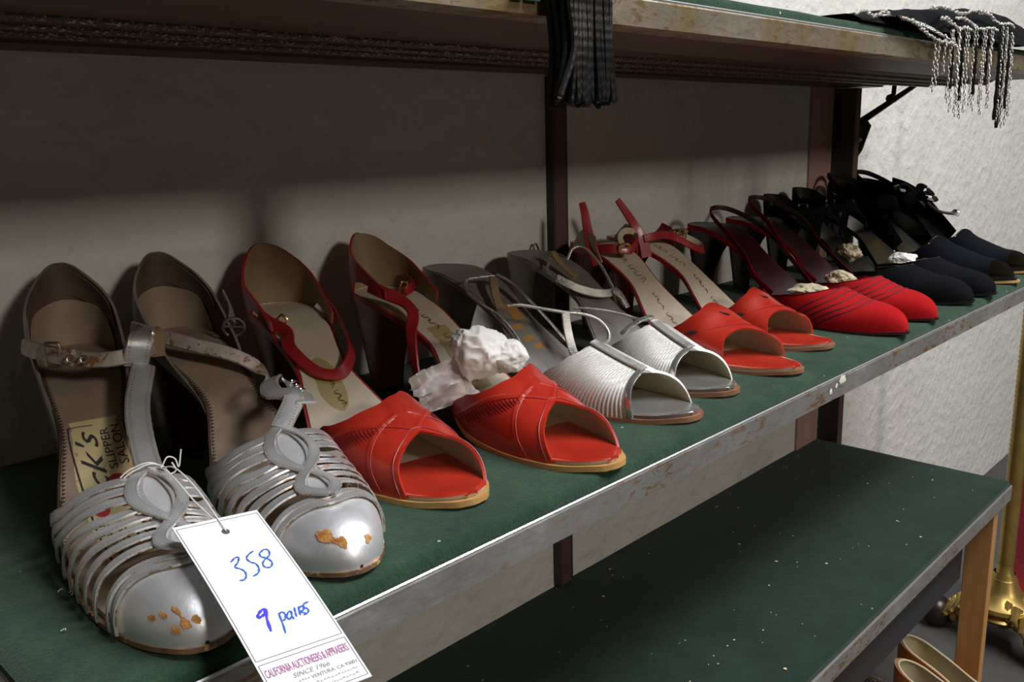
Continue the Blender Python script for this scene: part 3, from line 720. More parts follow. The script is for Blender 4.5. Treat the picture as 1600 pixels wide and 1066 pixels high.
s2.strap('ankle_strap', [(-31, 45, 86), (-24, 62, 84), (-8, 80, 78), (10, 92, 71), (22, 98, 63), (27, 104, 55), (24, 112, 50), (22, 120, 49), (24, 134, 50), (30, 141, 50)], .0085, ('worn_strap', 'worn_edge'),
         nr=[(-1, .2, .2), (-.8, .7, .2), (-.4, 1, .3), (-.2, 1, .5), (.2, 1, .3), (.8, .5, .2), (.3, .6, .8), (0, .3, 1), (0, .2, 1), (0, .2, 1)])
q0 = [c * 1000 for c in s2.F.local(.65, .0, .004)]
s2.strap('t_strap', [(q0[0], q0[1], q0[2]), (15, 168, 60), (9, 156, 60), (12, 143, 62), (20, 134, 62), (26, 139, 58), (25, 150, 57), (22, 163, 58), (18, 176, 57)], .0115, ('stitched_silver', 'worn_edge'),
         nr=[(0, .4, 1), (0, .3, 1), (-.3, 0, 1), (-.5, 0, 1), (0, -.5, 1), (.7, 0, 1), (.5, .2, 1), (.2, .2, 1), (0, .3, 1)])
for c in ((27, 141, 60), (25, 151, 60), (23, 161, 60)):
    b = MB(); pc = Vector(s2.F.P(*[k / 1000 for k in c])); b.tube([pc + Vector((math.cos(t / 12 * 6.283) * .0016, math.sin(t / 12 * 6.283) * .0016, .0006)) for t in range(12)], .0006, 6, closed=True); s2.part('eyelet', b, 'chrome')
buckle(s2, 'buckle', (26, 60, 80), .013, .013, 'antique_metal', tilt=(1, .3, -.2), up=(0, .3, 1), rnd_=True)
s2.strap('buckle_strap', [(33, 28, 96), (31, 44, 88), (27, 54, 82)], .009, ('silver_leather', 'worn_edge'), nr=[(1, .3, .2), (1, .5, .2), (.8, .8, .2)])

def scribble(shoe, s0, s1_, l0, l1, mat):
    """faded script print, unreadable in the photo"""
    n_ = 7; mid_ = (l0 + l1) / 2; am = abs(l1 - l0) / 2
    for part_, (a, c_) in enumerate(((0, .46), (.56, 1.))):
        pts = []
        for k in range(n_ * 2 + 1):
            t = lerp(a, c_, k / (n_ * 2)); pts.append((lerp(s0, s1_, t) + .004 * math.cos(k * 2.2), mid_ + am * (.9 if k % 2 else -.7) * (.4 + .6 * abs(math.sin(k * 1.7 + part_)))))
        insole_stroke(shoe, pts, mat, w=.0006, name='faded_print', lift=.0021, n=5)

# ---- second pair: red peep-toes with high counters
def peep_red(label, SL, SR, **kw):
    s = Shoe('peep_toe_shoe', label, 'shoe', 'red peep-toe shoes with slit side panels', **kw)
    s.sole('tan_edge', 'cream_leather', 'dark_red_leather', over=.0028, thick=.0040)
    s.insole_sock = s.insole_patch('toe_sock', .80, .985, -.024, .024, 'red_leather', lift=.0022, ell=False) if False else None
    F = s.F; b = MB(); rows = []
    for i in range(19):
        q = lerp(.735, .9985, (i / 18) ** .8); w = F.w(q) * .985 + .0008
        rows.append([F.I(q, w * (2 * j / 12 - 1), .0018 + .0014 * (1 - (2 * j / 12 - 1) ** 4)) for j in range(13)])
    b.grid(rows); b.grid([rows[-1], [(p[0], p[1], p[2] - .002) for p in rows[-1]]]); s.part('toe_pad', b, 'red_leather')
    s.heel('heel_red', .0215, (.0115, .010), lon=.024, tiplen=.022, curve=.30, front=.2)
    peep = lambda v: .812 + (.088 * abs(v) ** .9 if v < 0 else .145 * v ** .95)
    thr = D([(-1, .530), (-.8, .560), (-.6, .625), (-.4, .665), (-.12, .680), (.1, .655), (.30, .618), (.48, .612), (.8, .565), (1, .535)])
    def dsp(q, v, t):
        sd = abs(v); u = (q - .60) / .2; h = 0
        line = .56 + .24 * (1 - sd) ** .9           # diagonal seam
        if .2 < sd < .93:
            dd = q - line
            if .010 < dd < .060 and sd > .3:
                ph = (v * 30 + q * 18) % 1.; h -= .0004 * max(0, math.sin(math.pi * ph)) ** 3 * math.sin(math.pi * (dd - .010) / .05)
        for dd in (q - line,):
            if abs(dd) < .010: h += .0006 * math.cos(dd / .010 * math.pi / 2)
        l2 = .83 - .10 * (1 - sd) ** .7
        if sd > .05 and abs(q - l2) < .008: h += .0005 * math.cos((q - l2) / .008 * math.pi / 2)
        h += .0018 * math.exp(-((v - .04) / .10) ** 2 - ((q - .70) / .05) ** 2)
        return h
    s.vamp('vamp', ('red_leather', 'cream_lining'), thr, peep, dsp, nv=150, nt=90, thick=.0015)
    for sd in (-1, 1):
        s.seam('seam', [(.56 + .24 * (1 - a) ** .9 + .013, sd * a) for a in (.98, .8, .6, .4, .2, .06)], .0003, 'dark_red_leather', off=.0011)
        s.seam('seam', [(.83 - .10 * (1 - a) ** .7 + .010, sd * a) for a in (.98, .8, .6, .4, .2, .1)], .0003, 'dark_red_leather', off=.0011)
    for sd in (-1, 1):
        b = MB()
        for k in range(17):
            a = .32 + .036 * k; q0 = .56 + .24 * (1 - a) ** .9 + .016; ln_ = .040 * math.sin(math.pi * clamp((k + 2) / 20)) + .006
            P_, N_ = s.on([(q0, sd * a), (q0 + ln_ * .5, sd * (a + .018)), (q0 + ln_, sd * (a + .03))], .0007, 4); ribbon(b, P_, N_, .0011, .0004, taper=lambda t: max(.2, math.sin(math.pi * t)))
        s.part('slit_panel', b, 'heel_red')
    s.seam('seam', [(peep(v) - .012, v) for v in (-1, -.75, -.5, -.25, 0, .25, .5, .75, 1)], .00028, 'dark_red_leather', off=.0012)
    s.counter('heel_counter', ('dark_red_leather', 'tan_lining'), SL[0], SR[0], 66, 66, flare=.004, lean=-.004, thick=.0016, BL=SL[1], BR=SR[1], na=110)
    return s
s3 = peep_red('red peep-toe shoe beside the second silver shoe, its buckled ankle strap drooping in a loop',
    ([(0, 46), (5, 42), (14, 32), (28, 21), (44, 16), (66, 12)], [(0, -2), (26, -2), (38, 7), (66, 5)]), ([(0, 46), (5, 43), (14, 36), (28, 26), (46, 17), (66, 12)], [(0, -2), (26, -2), (38, 6), (66, 4)]), tip=(.296, .326), heel=(.332, .575), H=.076, m=1)
s3.strap('ankle_strap', [(-25, 50, 81), (-23, 62, 77), (-17, 74, 71), (-21, 86, 63), (-13, 104, 50), (2, 108, 46), (14, 101, 54), (18, 92, 62), (22, 76, 69), (24, 62, 76), (25, 50, 81)], .0085, ('dark_red_leather', 'tan_lining'),
    nr=[(-1, .2, .1), (-1, .4, .1), (-.8, .6, .2), (-.5, .8, .6), (-.1, .8, .8), (.2, .8, .8), (.7, .6, .6), (1, .4, .4), (1, .3, .2), (1, .3, .1), (1, .2, .1)])
buckle(s3, 'buckle', (-19, 66, 76), .006, .013, tilt=(.5, .5, -.7), up=(.5, .4, .6))
s3.insole_patch('gold_print', .36, .50, -.011, .008, 'gold_patch', ell=True)
scribble(s3, .40, .49, -.002, .004, 'dark_print')
s4 = peep_red('red peep-toe shoe stuffed with crumpled white tissue', ([(0, 46), (5, 43), (14, 36), (28, 30), (46, 23), (66, 18)], [(0, -2), (16, -2), (27, 12), (40, 14), (66, 11)]), ([(0, 45), (5, 42), (14, 34), (28, 26), (46, 18), (66, 12)], [(0, -2), (30, -2), (44, 5), (66, 4)]), tip=(.394, .299), heel=(.418, .572), H=.076, m=-1)
s4.strap('ankle_strap', [(-24, 48, 88), (-22, 60, 85), (-14, 74, 79), (-14, 88, 72), (-24, 100, 61), (-31, 112, 48), (-36, 124, 32), (-33, 138, 18)], .0085, ('dark_red_leather', 'tan_lining'),
    nr=[(-1, .2, .1), (-.9, .6, .1), (-.2, 1, .3), (-.3, 1, .3), (-.8, .6, .3), (-1, .2, .2), (-1, .1, .1), (-1, 0, .1)], taper=lambda t: 1.2 - .4 * t)
s4.strap('side_strap', [(22, 26, 88), (20, 40, 84), (10, 52, 83), (-2, 60, 82)], .0075, ('dark_red_leather', 'tan_lining'), nr=[(1, .4, .1), (.8, .8, .2), (.3, 1, .3), (.1, 1, .3)])
buckle(s4, 'buckle', (-2, 59, 84), .007, .012, tilt=(1, -.3, -.2), up=(.1, .2, 1))
s4.insole_patch('gold_print', .33, .52, -.010, .009, 'gold_patch')
scribble(s4, .36, .50, -.004, .005, 'dark_print')
scribble(s4, .20, .34, -.003, .004, 'dark_print')

# ---- third pair: silver pleated
def pleated(label, **kw):
    s = Shoe('pleated_sandal', label, 'shoe', 'silver pleated peep-toe sandals', **kw)
    s.sole('brown_edge', 'grey_insole', 'aged_silver', over=.0026, thick=.0040)
    F = s.F; b = MB(); rows = []
    for i in range(17):
        q = lerp(.75, .9985, (i / 16) ** .8); w = F.w(q) * .985 + .0008
        rows.append([F.I(q, w * (2 * j / 12 - 1), .0018 + .0012 * (1 - (2 * j / 12 - 1) ** 4)) for j in range(13)])
    b.grid(rows); b.grid([rows[-1], [(p[0], p[1], p[2] - .002) for p in rows[-1]]]); s.part('toe_pad', b, 'mirror_silver')
    s.heel('aged_silver', .0215, (.0110, .010), lon=.022, tiplen=.021, curve=.32, front=.2)
    peep = lambda v: .838 + (.040 * abs(v) ** .9 if v < 0 else .112 * v ** .95)
    thr = D([(-1, .555), (-.85, .575), (-.5, .63), (-.2, .662), (0, .668), (.2, .665), (.5, .65), (.8, .61), (1, .575)])
    s.vamp('vamp', ('pleated_silver', 'cream_lining'), thr, peep, lambda q, v, t: -.0015 * abs(math.cos(math.pi * (t + .12 * abs(v) * (1 - t)) * 29)) ** 2.2 if abs(v) > .1 else 0, nv=56, nt=240, thick=.0016)
    s.strap_on('centre_band', [(.655, .0), (.72, .0), (.78, .0), (peep(0) + .002, .0)], .0095, ('glitter_silver', 'cream_lining'), off=.0020)
    s.strap_on('peep_edge', [(peep(v) - .004, v) for v in (-1, -.75, -.5, -.25, 0)], .0045, ('mirror_silver', 'cream_lining'), off=.0012)
    return s
s5 = pleated('silver pleated peep-toe sandal next to the tissue-stuffed red shoe, slingback lying on its insole', tip=(.493, .312), heel=(.492, .575), H=.085, m=1)
g = ('glitter_silver', 'cream_lining')
s5.cord('slingback_strap', [(2, 78, 85), (-14, 73, 85), (-26, 72, 84), (-32, 80, 76), (-30, 92, 68), (-24, 104, 60), (-22, 120, 46), (-24, 134, 30)], .0011, 'glitter_silver')
s5.strap('slingback_strap', [(2, 78, 85), (6, 90, 79), (7, 106, 68), (10, 122, 54), (14, 138, 38), (20, 150, 24)], .0060, g, nr=[(.5, .4, 1)] * 6, t=.0014)
s5.strap('strap_tab', [(0, 76, 84), (-8, 84, 81), (-16, 94, 72), (-20, 102, 64)], .0075, ('tan_lining', 'tan_lining'), nr=[(0, .5, 1)] * 4)
s5.strap('t_strap', [(5, 156, 28), (4, 152, 40), (5, 148, 52), (6, 146, 62)], .0070, g, nr=[(-.5, 1, .2)] * 4)
s5.cord('ankle_strap', [(6, 146, 62), (-12, 140, 67), (-30, 134, 72), (-38, 128, 72)], .0013, 'glitter_silver')
s5.cord('ankle_strap', [(6, 146, 62), (20, 152, 59), (30, 158, 54), (34, 164, 46), (28, 170, 40), (14, 174, 39), (4, 177, 40)], .0015, 'glitter_silver')
for a0_, a1_, l in ((.30, .315, 0), (.345, .36, 0), (.36, .40, .004), (.41, .425, -.004), (.445, .46, -.002), (.47, .485, .004)):
    s5.insole_patch('tan_print', a0_, a1_, l - .006, l + .006, 'tan_print')
s6 = pleated('second silver pleated sandal, holding up a buckled ankle strap beside a red heel', tip=(.568, .323), heel=(.600, .578), H=.085, m=-1)
s6.strap('ankle_strap', [(-26, 88, 74), (-16, 100, 66), (0, 106, 60), (14, 108, 58), (24, 106, 58)], .0075, g, nr=[(-.7, .8, .3), (-.3, 1, .3), (0, 1, .3), (0, 1, .3), (.2, 1, .3)], t=.0015)
s6.cord('slingback_strap', [(-26, 88, 74), (-24, 74, 80), (-12, 64, 86), (-6, 60, 92)], .0012, 'glitter_silver')
s6.strap('strap_tab', [(-6, 60, 92), (-8, 74, 82), (-6, 90, 72)], .0070, ('tan_lining', 'tan_lining'), nr=[(0, .5, 1)] * 3)
s6.cord('slingback_strap', [(6, 66, 84), (14, 66, 94), (22, 72, 94), (26, 88, 80), (25, 104, 62), (26, 118, 46)], .0013, 'glitter_silver')
s6.strap('strap_end', [(22, 108, 60), (27, 112, 54), (29, 118, 44)], .0085, g, nr=[(.6, 1, .2)] * 3, t=.002)
s6.cord('t_strap', [(-30, 112, 52), (-14, 124, 50), (0, 138, 46), (8, 152, 42), (6, 166, 44)], .0013, 'glitter_silver')
s6.strap_on('throat_strap', [(.62, -.55), (.635, -.25), (.645, 0)], .005, g, off=.004)

# ---- fourth pair: red sandals with gold buckles
def red_sandal(label, **kw):
    s = Shoe('ankle_strap_sandal', label, 'shoe', 'red peep-toe sandals with gold buckles', **kw)
    s.sole('brown_edge', 'cream_leather', 'dark_red_leather', over=.0024, thick=.0036)
    F = s.F; b = MB(); rows = []
    for i in range(17):
        q = lerp(.72, .9985, (i / 16) ** .8); w = F.w(q) * .985 + .0008
        rows.append([F.I(q, w * (2 * j / 12 - 1), .0018 + .0012 * (1 - (2 * j / 12 - 1) ** 4)) for j in range(13)])
    b.grid(rows); b.grid([rows[-1], [(p[0], p[1], p[2] - .002) for p in rows[-1]]]); s.part('toe_pad', b, 'red_leather')
    s.heel('heel_red', .0215, (.0065, .006), lon=.018, tiplen=.014, curve=.5, front=.19)
    peep = D([(-1, .825), (-.7, .812), (-.4, .800), (-.1, .805), (.2, .832), (.5, .862), (.8, .875), (1, .88)])
    thr = D([(-1, .555), (-.8, .585), (-.5, .635), (-.25, .652), (0, .625), (.2, .615), (.45, .645), (.8, .61), (1, .58)])
    s.vamp('vamp', ('red_leather', 'cream_lining'), thr, peep, lambda q, v, t: .0030 * math.exp(-((q - .68) / .05) ** 2) * math.exp(-(v / .55) ** 2), nv=70, nt=40, thick=.0015)
    s.seam('seam', [(.63, -1), (.67, -.8), (.725, -.5), (.765, -.25), (.785, 0), (.80, .25), (.82, .5)], .0003, 'dark_red_leather', off=.0012)
    for (q, v) in ((.715, .0), (.715, .42), (.690, -.62)):
        s.strap_on('cut_out', [(q - .018, v - .05), (q, v), (q + .018, v + .05)], .0038, 'hole', off=.0010 + .003 * math.exp(-((q - .68) / .05) ** 2) * math.exp(-(v / .55) ** 2), t=.0004, taper=lambda t: max(.15, math.sin(math.pi * t) ** .7), n=5)
    return s
s7 = red_sandal('front red ankle-strap sandal, one strap end sticking up behind the silver pleated shoes', tip=(.643, .314), heel=(.692, .578), H=.086, m=1)
r_ = ('dark_red_leather', 'cream_lining')
def quarter(s, side, name='quarter', top=(30, 60), hh=20, base=(20, 62), mat=None):
    """side piece rising from the seat edge to the ankle strap"""
    F = s.F; rows = []
    for i in range(13):
        t = i / 12; row = []
        for j in range(11):
            u = j / 10; lon = lerp(lerp(base[0], base[1], u), lerp(top[0], top[1], u), t ** .8) / 1000; st = lon / F.L
            row.append(F.P(F.cx(st) + side * (F.w(st) + .001 + .004 * math.sin(t * 2)), lon, F.z(st) - .002 + t * (hh / 1000)))
        rows.append(row)
    b = MB(); sheet(b, rows, .0014 * (1 if side > 0 else -1) * -1, 0, 1); return s.part(name, b, mat or r_)
quarter(s7, -1, base=(18, 66), top=(42, 60), hh=22); quarter(s7, 1, base=(30, 66), top=(46, 58), hh=20)
s7.strap('ankle_strap', [(-26, 62, 72), (-27, 54, 88), (-27, 48, 104), (-27, 44, 120), (-27, 40, 130)], .0080, r_, nr=[(-.6, 1, .1)] * 5, taper=lambda t: 1.5 - .7 * t)
s7.strap('ankle_strap', [(-24, 20, 86), (-26, 40, 84), (-26, 56, 86), (-20, 70, 88), (-12, 77, 87)], .0085, r_, nr=[(-1, .2, .1), (-1, .3, .1), (-.9, .6, .2), (-.5, 1, .2), (-.3, 1, .3)])
s7.strap('ankle_strap', [(-12, 77, 87), (-2, 80, 85), (8, 74, 88), (22, 64, 94), (27, 50, 96)], .0070, r_, nr=[(-.2, 1, .2), (0, 1, .2), (.3, 1, .2), (.8, .8, .1), (1, .4, 0)])
s7.strap('strap_end', [(-10, 78, 90), (-6, 70, 97), (6, 62, 101), (20, 58, 100), (27, 56, 95)], .0065, ('cream_lining', 'dark_red_leather'), nr=[(-.4, 1, .3), (-.2, 1, .3), (0, 1, .3), (.3, 1, .2), (.7, .8, .1)])
buckle(s7, 'buckle', (-9, 80, 88), .012, .010, tilt=(1, .2, -.05), up=(0, .3, 1), r=.0010, rnd_=True)
scribble(s7, .20, .38, -.006, .006, 'dark_print'); scribble(s7, .42, .54, -.002, .004, 'gold_print')
s8 = red_sandal('rear red ankle-strap sandal with gold buckle loop, beside the red suede pair', tip=(.747, .33), heel=(.75, .58), H=.086, m=-1)
quarter(s8, -1, base=(16, 64), top=(40, 58), hh=22); quarter(s8, 1, base=(30, 66), top=(46, 58), hh=20)
s8.strap('ankle_strap', [(-24, 64, 72), (-26, 60, 90), (-31, 54, 104), (-40, 50, 118), (-48, 46, 130)], .0080, r_, nr=[(-.5, 1, .1)] * 5, taper=lambda t: 1.6 - .8 * t)
s8.strap('ankle_strap', [(-26, 62, 90), (-14, 66, 92), (2, 66, 92), (20, 66, 88), (36, 76, 78), (50, 80, 72), (60, 74, 74), (52, 64, 82), (34, 62, 87), (26, 60, 88)], .0080, r_, nr=[(-.5, 1, .2), (-.1, 1, .2), (0, 1, .2), (0, 1, .2), (0, 1, .2), (.4, 1, .2), (1, 0, .2), (.2, -1, .1), (.2, -1, .1), (.2, -1, .1)])
buckle(s8, 'buckle', (36, 66, 89), .012, .011, tilt=(1, .1, -.2), up=(0, .2, 1), r=.0009)
buckle(s8, 'buckle', (20, 64, 92), .009, .006, tilt=(1, .1, -.2), up=(0, .4, 1), r=.0009, rnd_=True)
scribble(s8, .22, .36, -.005, .005, 'gold_print'); scribble(s8, .40, .55, -.002, .004, 'dark_print')

# ---- closed suede pairs
def suede_shoe(name, label, group, mats, stripes=0, insole='black_leather', heelmat='black_leather', edge='black_leather', thr=None, peep=None, cover=None, tiphalf=.0075, **kw):
    s = Shoe(name, label, 'shoe', group, **kw)
    s.sole(edge, insole, cover or mats[0], over=.0016, thick=.0032)
    s.heel(heelmat, .0215, (tiphalf, tiphalf * .9), lon=.02, tiplen=.018, curve=.45, front=.19)
    thr = thr or D([(-1, .52), (-.8, .56), (-.55, .66), (-.3, .715), (0, .735), (.3, .715), (.55, .66), (.8, .56), (1, .52)])
    pf = peep or (lambda v: 1.)
    s.vamp('vamp', mats, thr, pf, nv=80, nt=50, thick=.0015)
    s.thr = thr
    for k in range(stripes):
        a = .735 + .031 * k
        s.seam('stripe', [(a + .0 , .05), (a + .012, -.15), (a + .006, -.38), (a - .022, -.6), (a - .07, -.82), (a - .12, -.99)], .0007, 'seam_dark', off=.0008)
        s.seam('stripe', [(a + .0, .05), (a - .006, .2), (a - .025, .42), (a - .05, .65), (a - .085, .85), (a - .12, .99)], .0007, 'seam_dark', off=.0008)
    s.seam('top_edge', [(thr(v), v) for v in (-1, -.8, -.6, -.4, -.2, 0, .2, .4, .6, .8, 1)], .0009, 'dark_red_suede' if stripes else 'black_leather', off=.0006)
    return s
def wad(shoe, name, c, sc, mat, seed=0, lump=.35):
    F = shoe.F; ctr = Vector(F.P(*[k / 1000 for k in c])); b = MB(); rows = []
    for i in range(29):
        a = math.pi * i / 28; row = []
        for j in range(40):
            t = 2 * math.pi * j / 40; d = Vector((math.sin(a) * math.cos(t), math.sin(a) * math.sin(t), math.cos(a)))
            r = 1 + lump * noise.noise(d * 1.6 + Vector((seed, 0, 0))) - lump * .6 * abs(noise.noise(d * 3 + Vector((seed, 3, 0)))) + .05 * noise.noise(d * 8 + Vector((0, seed, 0)))
            row.append(ctr + Vector((d.x * sc[0], d.y * sc[1], d.z * sc[2])) * (r / 1000))
        rows.append(row)
    b.grid(rows, closed=True); o = b.build(name, mat, None, smooth=False); return o
rs = ('red_suede', 'dark_red_suede')
GR = 'red suede slingbacks with dark stripes'
s9 = suede_shoe('suede_slingback', 'nearer red suede slingback with dark stripes, cream paper showing in its wide opening', GR, rs, 5, 'burgundy', 'burgundy', 'burgundy', tip=(.83, .299), heel=(.90, .575), H=.086, m=1, toe=1.6, wb=.034)
s10 = suede_shoe('suede_slingback', 'further red suede slingback with dark stripes, next to the black suede shoes', GR, rs, 5, 'burgundy', 'burgundy', 'burgundy', tip=(.917, .298), heel=(.985, .575), H=.086, m=-1, toe=1.6, wb=.034)
for s, rise in ((s9, 0), (s10, 6)):
    a = [c * 1000 for c in s.F.local(.53, -.9, .001)]; c_ = [c * 1000 for c in s.F.local(.53, .9, .001)]
    s.strap('slingback_strap', [a, (a[0] + 2, 128, 44), (-26, 108, 62), (-25, 84, 82 + rise), (-20, 56, 98 + rise), (-10, 40, 106 + rise), (2, 36, 108 + rise), (14, 42, 106 + rise), (24, 60, 98 + rise), (27, 88, 84 + rise), (28, 116, 62), c_], .0055, ('dark_red_suede', 'burgundy'),
        nr=[(-1, 0, .3), (-1, 0, .3), (-1, 0, .2), (-1, -.2, .2), (-.8, -.6, .1), (-.5, -1, .1), (0, -1, .1), (.5, -1, .1), (.8, -.6, .1), (1, -.2, .2), (1, 0, .2), (1, 0, .3)])
buckle(s10, 'buckle', (-24, 84, 88), .007, .008, 'chrome', tilt=(0, 1, -.6), up=(0, .3, 1))
tag(wad(s9, 'crumpled_paper', (2, 176, 27), (19, 24, 9), 'cream_paper', 3), 'cream crumpled paper inside the nearer red suede slingback', 'paper', 'paper stuffing')
tag(wad(s10, 'crumpled_paper', (-4, 170, 29), (12, 16, 11), 'cream_paper', 8), 'cream crumpled paper inside the further red suede slingback', 'paper', 'paper stuffing')
GB = 'black suede shoes'
s11 = suede_shoe('black_suede_shoe', 'black suede shoe right beside the red suede pair, pale paper at its opening', GB, ('black_suede', 'black_leather'), toe=2.3, wb=.0325, tip=(1.022, .302), heel=(1.08, .575), H=.086, m=1)
s12 = suede_shoe('black_suede_shoe', 'second black suede shoe, white-lined, between the first black one and the navy pair', GB, ('black_suede', 'cream_lining'), toe=2.3, wb=.0325, tip=(1.093, .296), heel=(1.16, .575), H=.086, m=-1)
tag(wad(s11, 'crumpled_paper', (-4, 130, 46), (10, 14, 10), 'cream_paper', 5, .5), 'torn yellowish paper between the black straps behind the red suede pair', 'paper', 'paper stuffing')
tag(wad(s12, 'crumpled_paper', (-2, 168, 30), (14, 18, 10), 'tissue', 6), 'white paper inside the second black suede shoe', 'paper', 'paper stuffing')
bl = ('black_suede', 'black_leather')
for s, hh in ((s11, 24), (s12, 28)):
    s.counter('heel_counter', bl, [(0, hh), (12, hh - 3), (26, hh - 12), (44, 8), (70, 2), (90, 0)], [(0, hh), (12, hh - 3), (26, hh - 12), (44, 8), (70, 2), (90, 0)], 88, 88, flare=.003, lean=-.003)
    s.strap('ankle_strap', [(-26, 30, 98), (-26, 60, 94), (-14, 84, 92), (4, 90, 92), (20, 80, 94), (27, 58, 96), (26, 34, 100)], .012, bl, nr=[(-1, .2, .1), (-1, .4, .1), (-.5, 1, .3), (0, 1, .3), (.5, 1, .3), (1, .4, .1), (1, .2, .1)])
    s.strap('instep_strap', [(-24, 96, 58), (-16, 92, 78), (0, 88, 92), (14, 96, 80), (24, 104, 56)], .010, bl, nr=[(-1, .4, .2), (-.8, 1, .4), (0, 1, .6), (.8, 1, .4), (1, .4, .2)])
    buckle(s, 'buckle', (-20, 72, 96), .010, .012, 'chrome', tilt=(.6, 1, 0))
GN = 'navy suede peep-toe shoes'
npe = D([(-1, .93), (-.6, .915), (0, .90), (.6, .93), (1, .955)]); nth = D([(-1, .52), (-.7, .56), (-.35, .60), (0, .585), (.35, .60), (.7, .56), (1, .52)])
s13 = suede_shoe('navy_suede_shoe', 'navy suede peep-toe shoe, last but one along the shelf', GN, ('navy_suede', 'cream_lining'), edge='tan_edge', insole='black_leather', peep=npe, thr=nth, tip=(1.188, .301), heel=(1.27, .575), H=.086, m=1)
s14 = suede_shoe('navy_suede_shoe', 'farthest navy suede shoe at the right edge of the photo, black bow strap behind', GN, ('navy_suede', 'cream_lining'), edge='tan_edge', insole='black_leather', peep=npe, thr=nth, tip=(1.29, .305), heel=(1.36, .575), H=.086, m=-1)
for s, k in ((s13, 0), (s14, 1)):
    s.counter('heel_counter', bl, [(0, 26), (14, 22), (30, 8), (60, 1), (80, 0)], [(0, 26), (14, 22), (30, 8), (60, 1), (80, 0)], 78, 78, flare=.002, lean=-.003)
    s.strap('back_strap', [(-26, 60, 92), (-24, 30, 112), (-12, 4, 124), (2, -6, 126), (16, 4, 124), (26, 30, 112), (27, 60, 96)], .007, bl, nr=[(-1, 0, .2), (-1, -.3, .2), (-.6, -1, .1), (0, -1, .1), (.6, -1, .1), (1, -.3, .2), (1, 0, .2)])
    s.strap('back_strap', [(-26, 70, 82), (-25, 36, 102), (-14, 8, 112), (0, 0, 113), (16, 8, 112), (26, 36, 104), (27, 70, 86)], .008, bl, nr=[(-1, 0, .2), (-1, -.3, .2), (-.6, -1, .1), (0, -1, .1), (.6, -1, .1), (1, -.3, .2), (1, 0, .2)])
    s.strap('side_panel', [(-27, 40, 96), (-28, 66, 90), (-28, 92, 74), (-30, 118, 52), (-32, 140, 34)], .036, bl, nr=[(-1, .1, .2)] * 5, taper=lambda t: 1.2 - .5 * t)
    s.strap('side_panel', [(26, 40, 98), (28, 66, 92), (29, 92, 78), (30, 118, 56), (32, 140, 36)], .036, bl, nr=[(1, .1, .2)] * 5, taper=lambda t: 1.2 - .5 * t)
    s.strap('instep_strap', [(-28, 92, 78), (-16, 100, 90), (0, 104, 94), (16, 100, 90), (28, 92, 80)], .018, bl, nr=[(-1, .4, .4), (-.5, 1, .6), (0, 1, .8), (.5, 1, .6), (1, .4, .4)])
for (p0, p1, p2) in (((0, 100, 98), (-8, 88, 110), (-14, 80, 104)), ((2, 102, 98), (14, 100, 108), (20, 110, 98)), ((0, 104, 96), (2, 118, 100), (4, 130, 88))):
    s14.strap('bow', [p0, p1, p2, p0], .012, bl, nr=[(0, .5, 1), (0, .5, 1), (0, -.5, -1), (0, .5, 1)], closed=False)
s14.strap('strap_end', [(10, 112, 84), (20, 124, 72), (34, 136, 68), (40, 140, 72), (34, 142, 66)], .009, ('black_leather', 'black_leather'), nr=[(0, .5, 1)] * 5)

# ------------------------------------------------------------------ price tag on a string
TLc, TRc, BLc = V(.141, .334, .049), V(.178, .332, .045), V(.132, .244, .012)
tu, tv = TRc - TLc, BLc - TLc; tn = tu.cross(tv).normalized()
if tn.z < 0: tn = -tn
def tagp(u, v, lift=.00035): 
    bend = .0016 * math.sin(math.pi * clamp(v)) 
    return TLc + tu * u + tv * v + tn * (bend + lift)
tg = empty('price_tag', tuple(TLc + tu * .5 + tv * .1))
tag(tg, 'white card price tag reading 358, 9 pairs, tied to the leftmost silver shoe', 'price tag')
b = MB(); nu, nv_ = 22, 44; hu, hv, hr = .507, .094, .0017
rows = [[tagp(i / nu, j / nv_, .0002) for i in range(nu + 1)] for j in range(nv_ + 1)]
b.grid(rows); b.grid([[p - tn * .0004 for p in r] for r in rows], flip=True)
rim = [(0, j) for j in range(nu + 1)] + [(i, nu) for i in range(1, nv_ + 1)] + [(nv_, j) for j in range(nu - 1, -1, -1)] + [(i, 0) for i in range(nv_ - 1, 0, -1)]
b.grid([[rows[i][j] for i, j in rim], [rows[i][j] - tn * .0004 for i, j in rim]], closed=True)
b.build('card', 'card', tg)
b = MB(); hc = tagp(hu, hv, .0003); ua, va = tu.normalized(), tv.normalized()
b.add([hc + (ua * math.cos(t / 20 * 6.2832) + va * math.sin(t / 20 * 6.2832)) * hr for t in range(20)], [tuple(range(20))]); b.build('punched_hole', material('grey_hole', (.09, .09, .10), .8), tg)
def pen(name, pts, w, mat, smooth_=True):
    b = MB(); P_ = spline(pts, 7) if smooth_ else pts
    Lr, Rr = [], []
    for i, q in enumerate(P_):
        a = tagp(*P_[min(len(P_) - 1, i + 1)]) - tagp(*P_[max(0, i - 1)]); a = a.normalized() if a.length > 1e-9 else ua; s_ = a.cross(tn) * w / 2 * (.75 + .5 * math.sin(i * .45) ** 2 if smooth_ else 1)
        c_ = tagp(*q); Lr.append(c_ - s_); Rr.append(c_ + s_)
    b.grid([Lr, Rr]); return b.build(name, mat, tg, smooth=False)
three = [(0.348, 0.279), (0.417, 0.261), (0.456, 0.263), (0.421, 0.288), (0.359, 0.311), (0.398, 0.327), (0.424, 0.347), (0.414, 0.371), (0.372, 0.39), (0.321, 0.388)]
five = [(0.649, 0.247), (0.578, 0.26), (0.53, 0.279), (0.543, 0.305), (0.583, 0.321), (0.586, 0.348), (0.548, 0.374), (0.476, 0.385)]
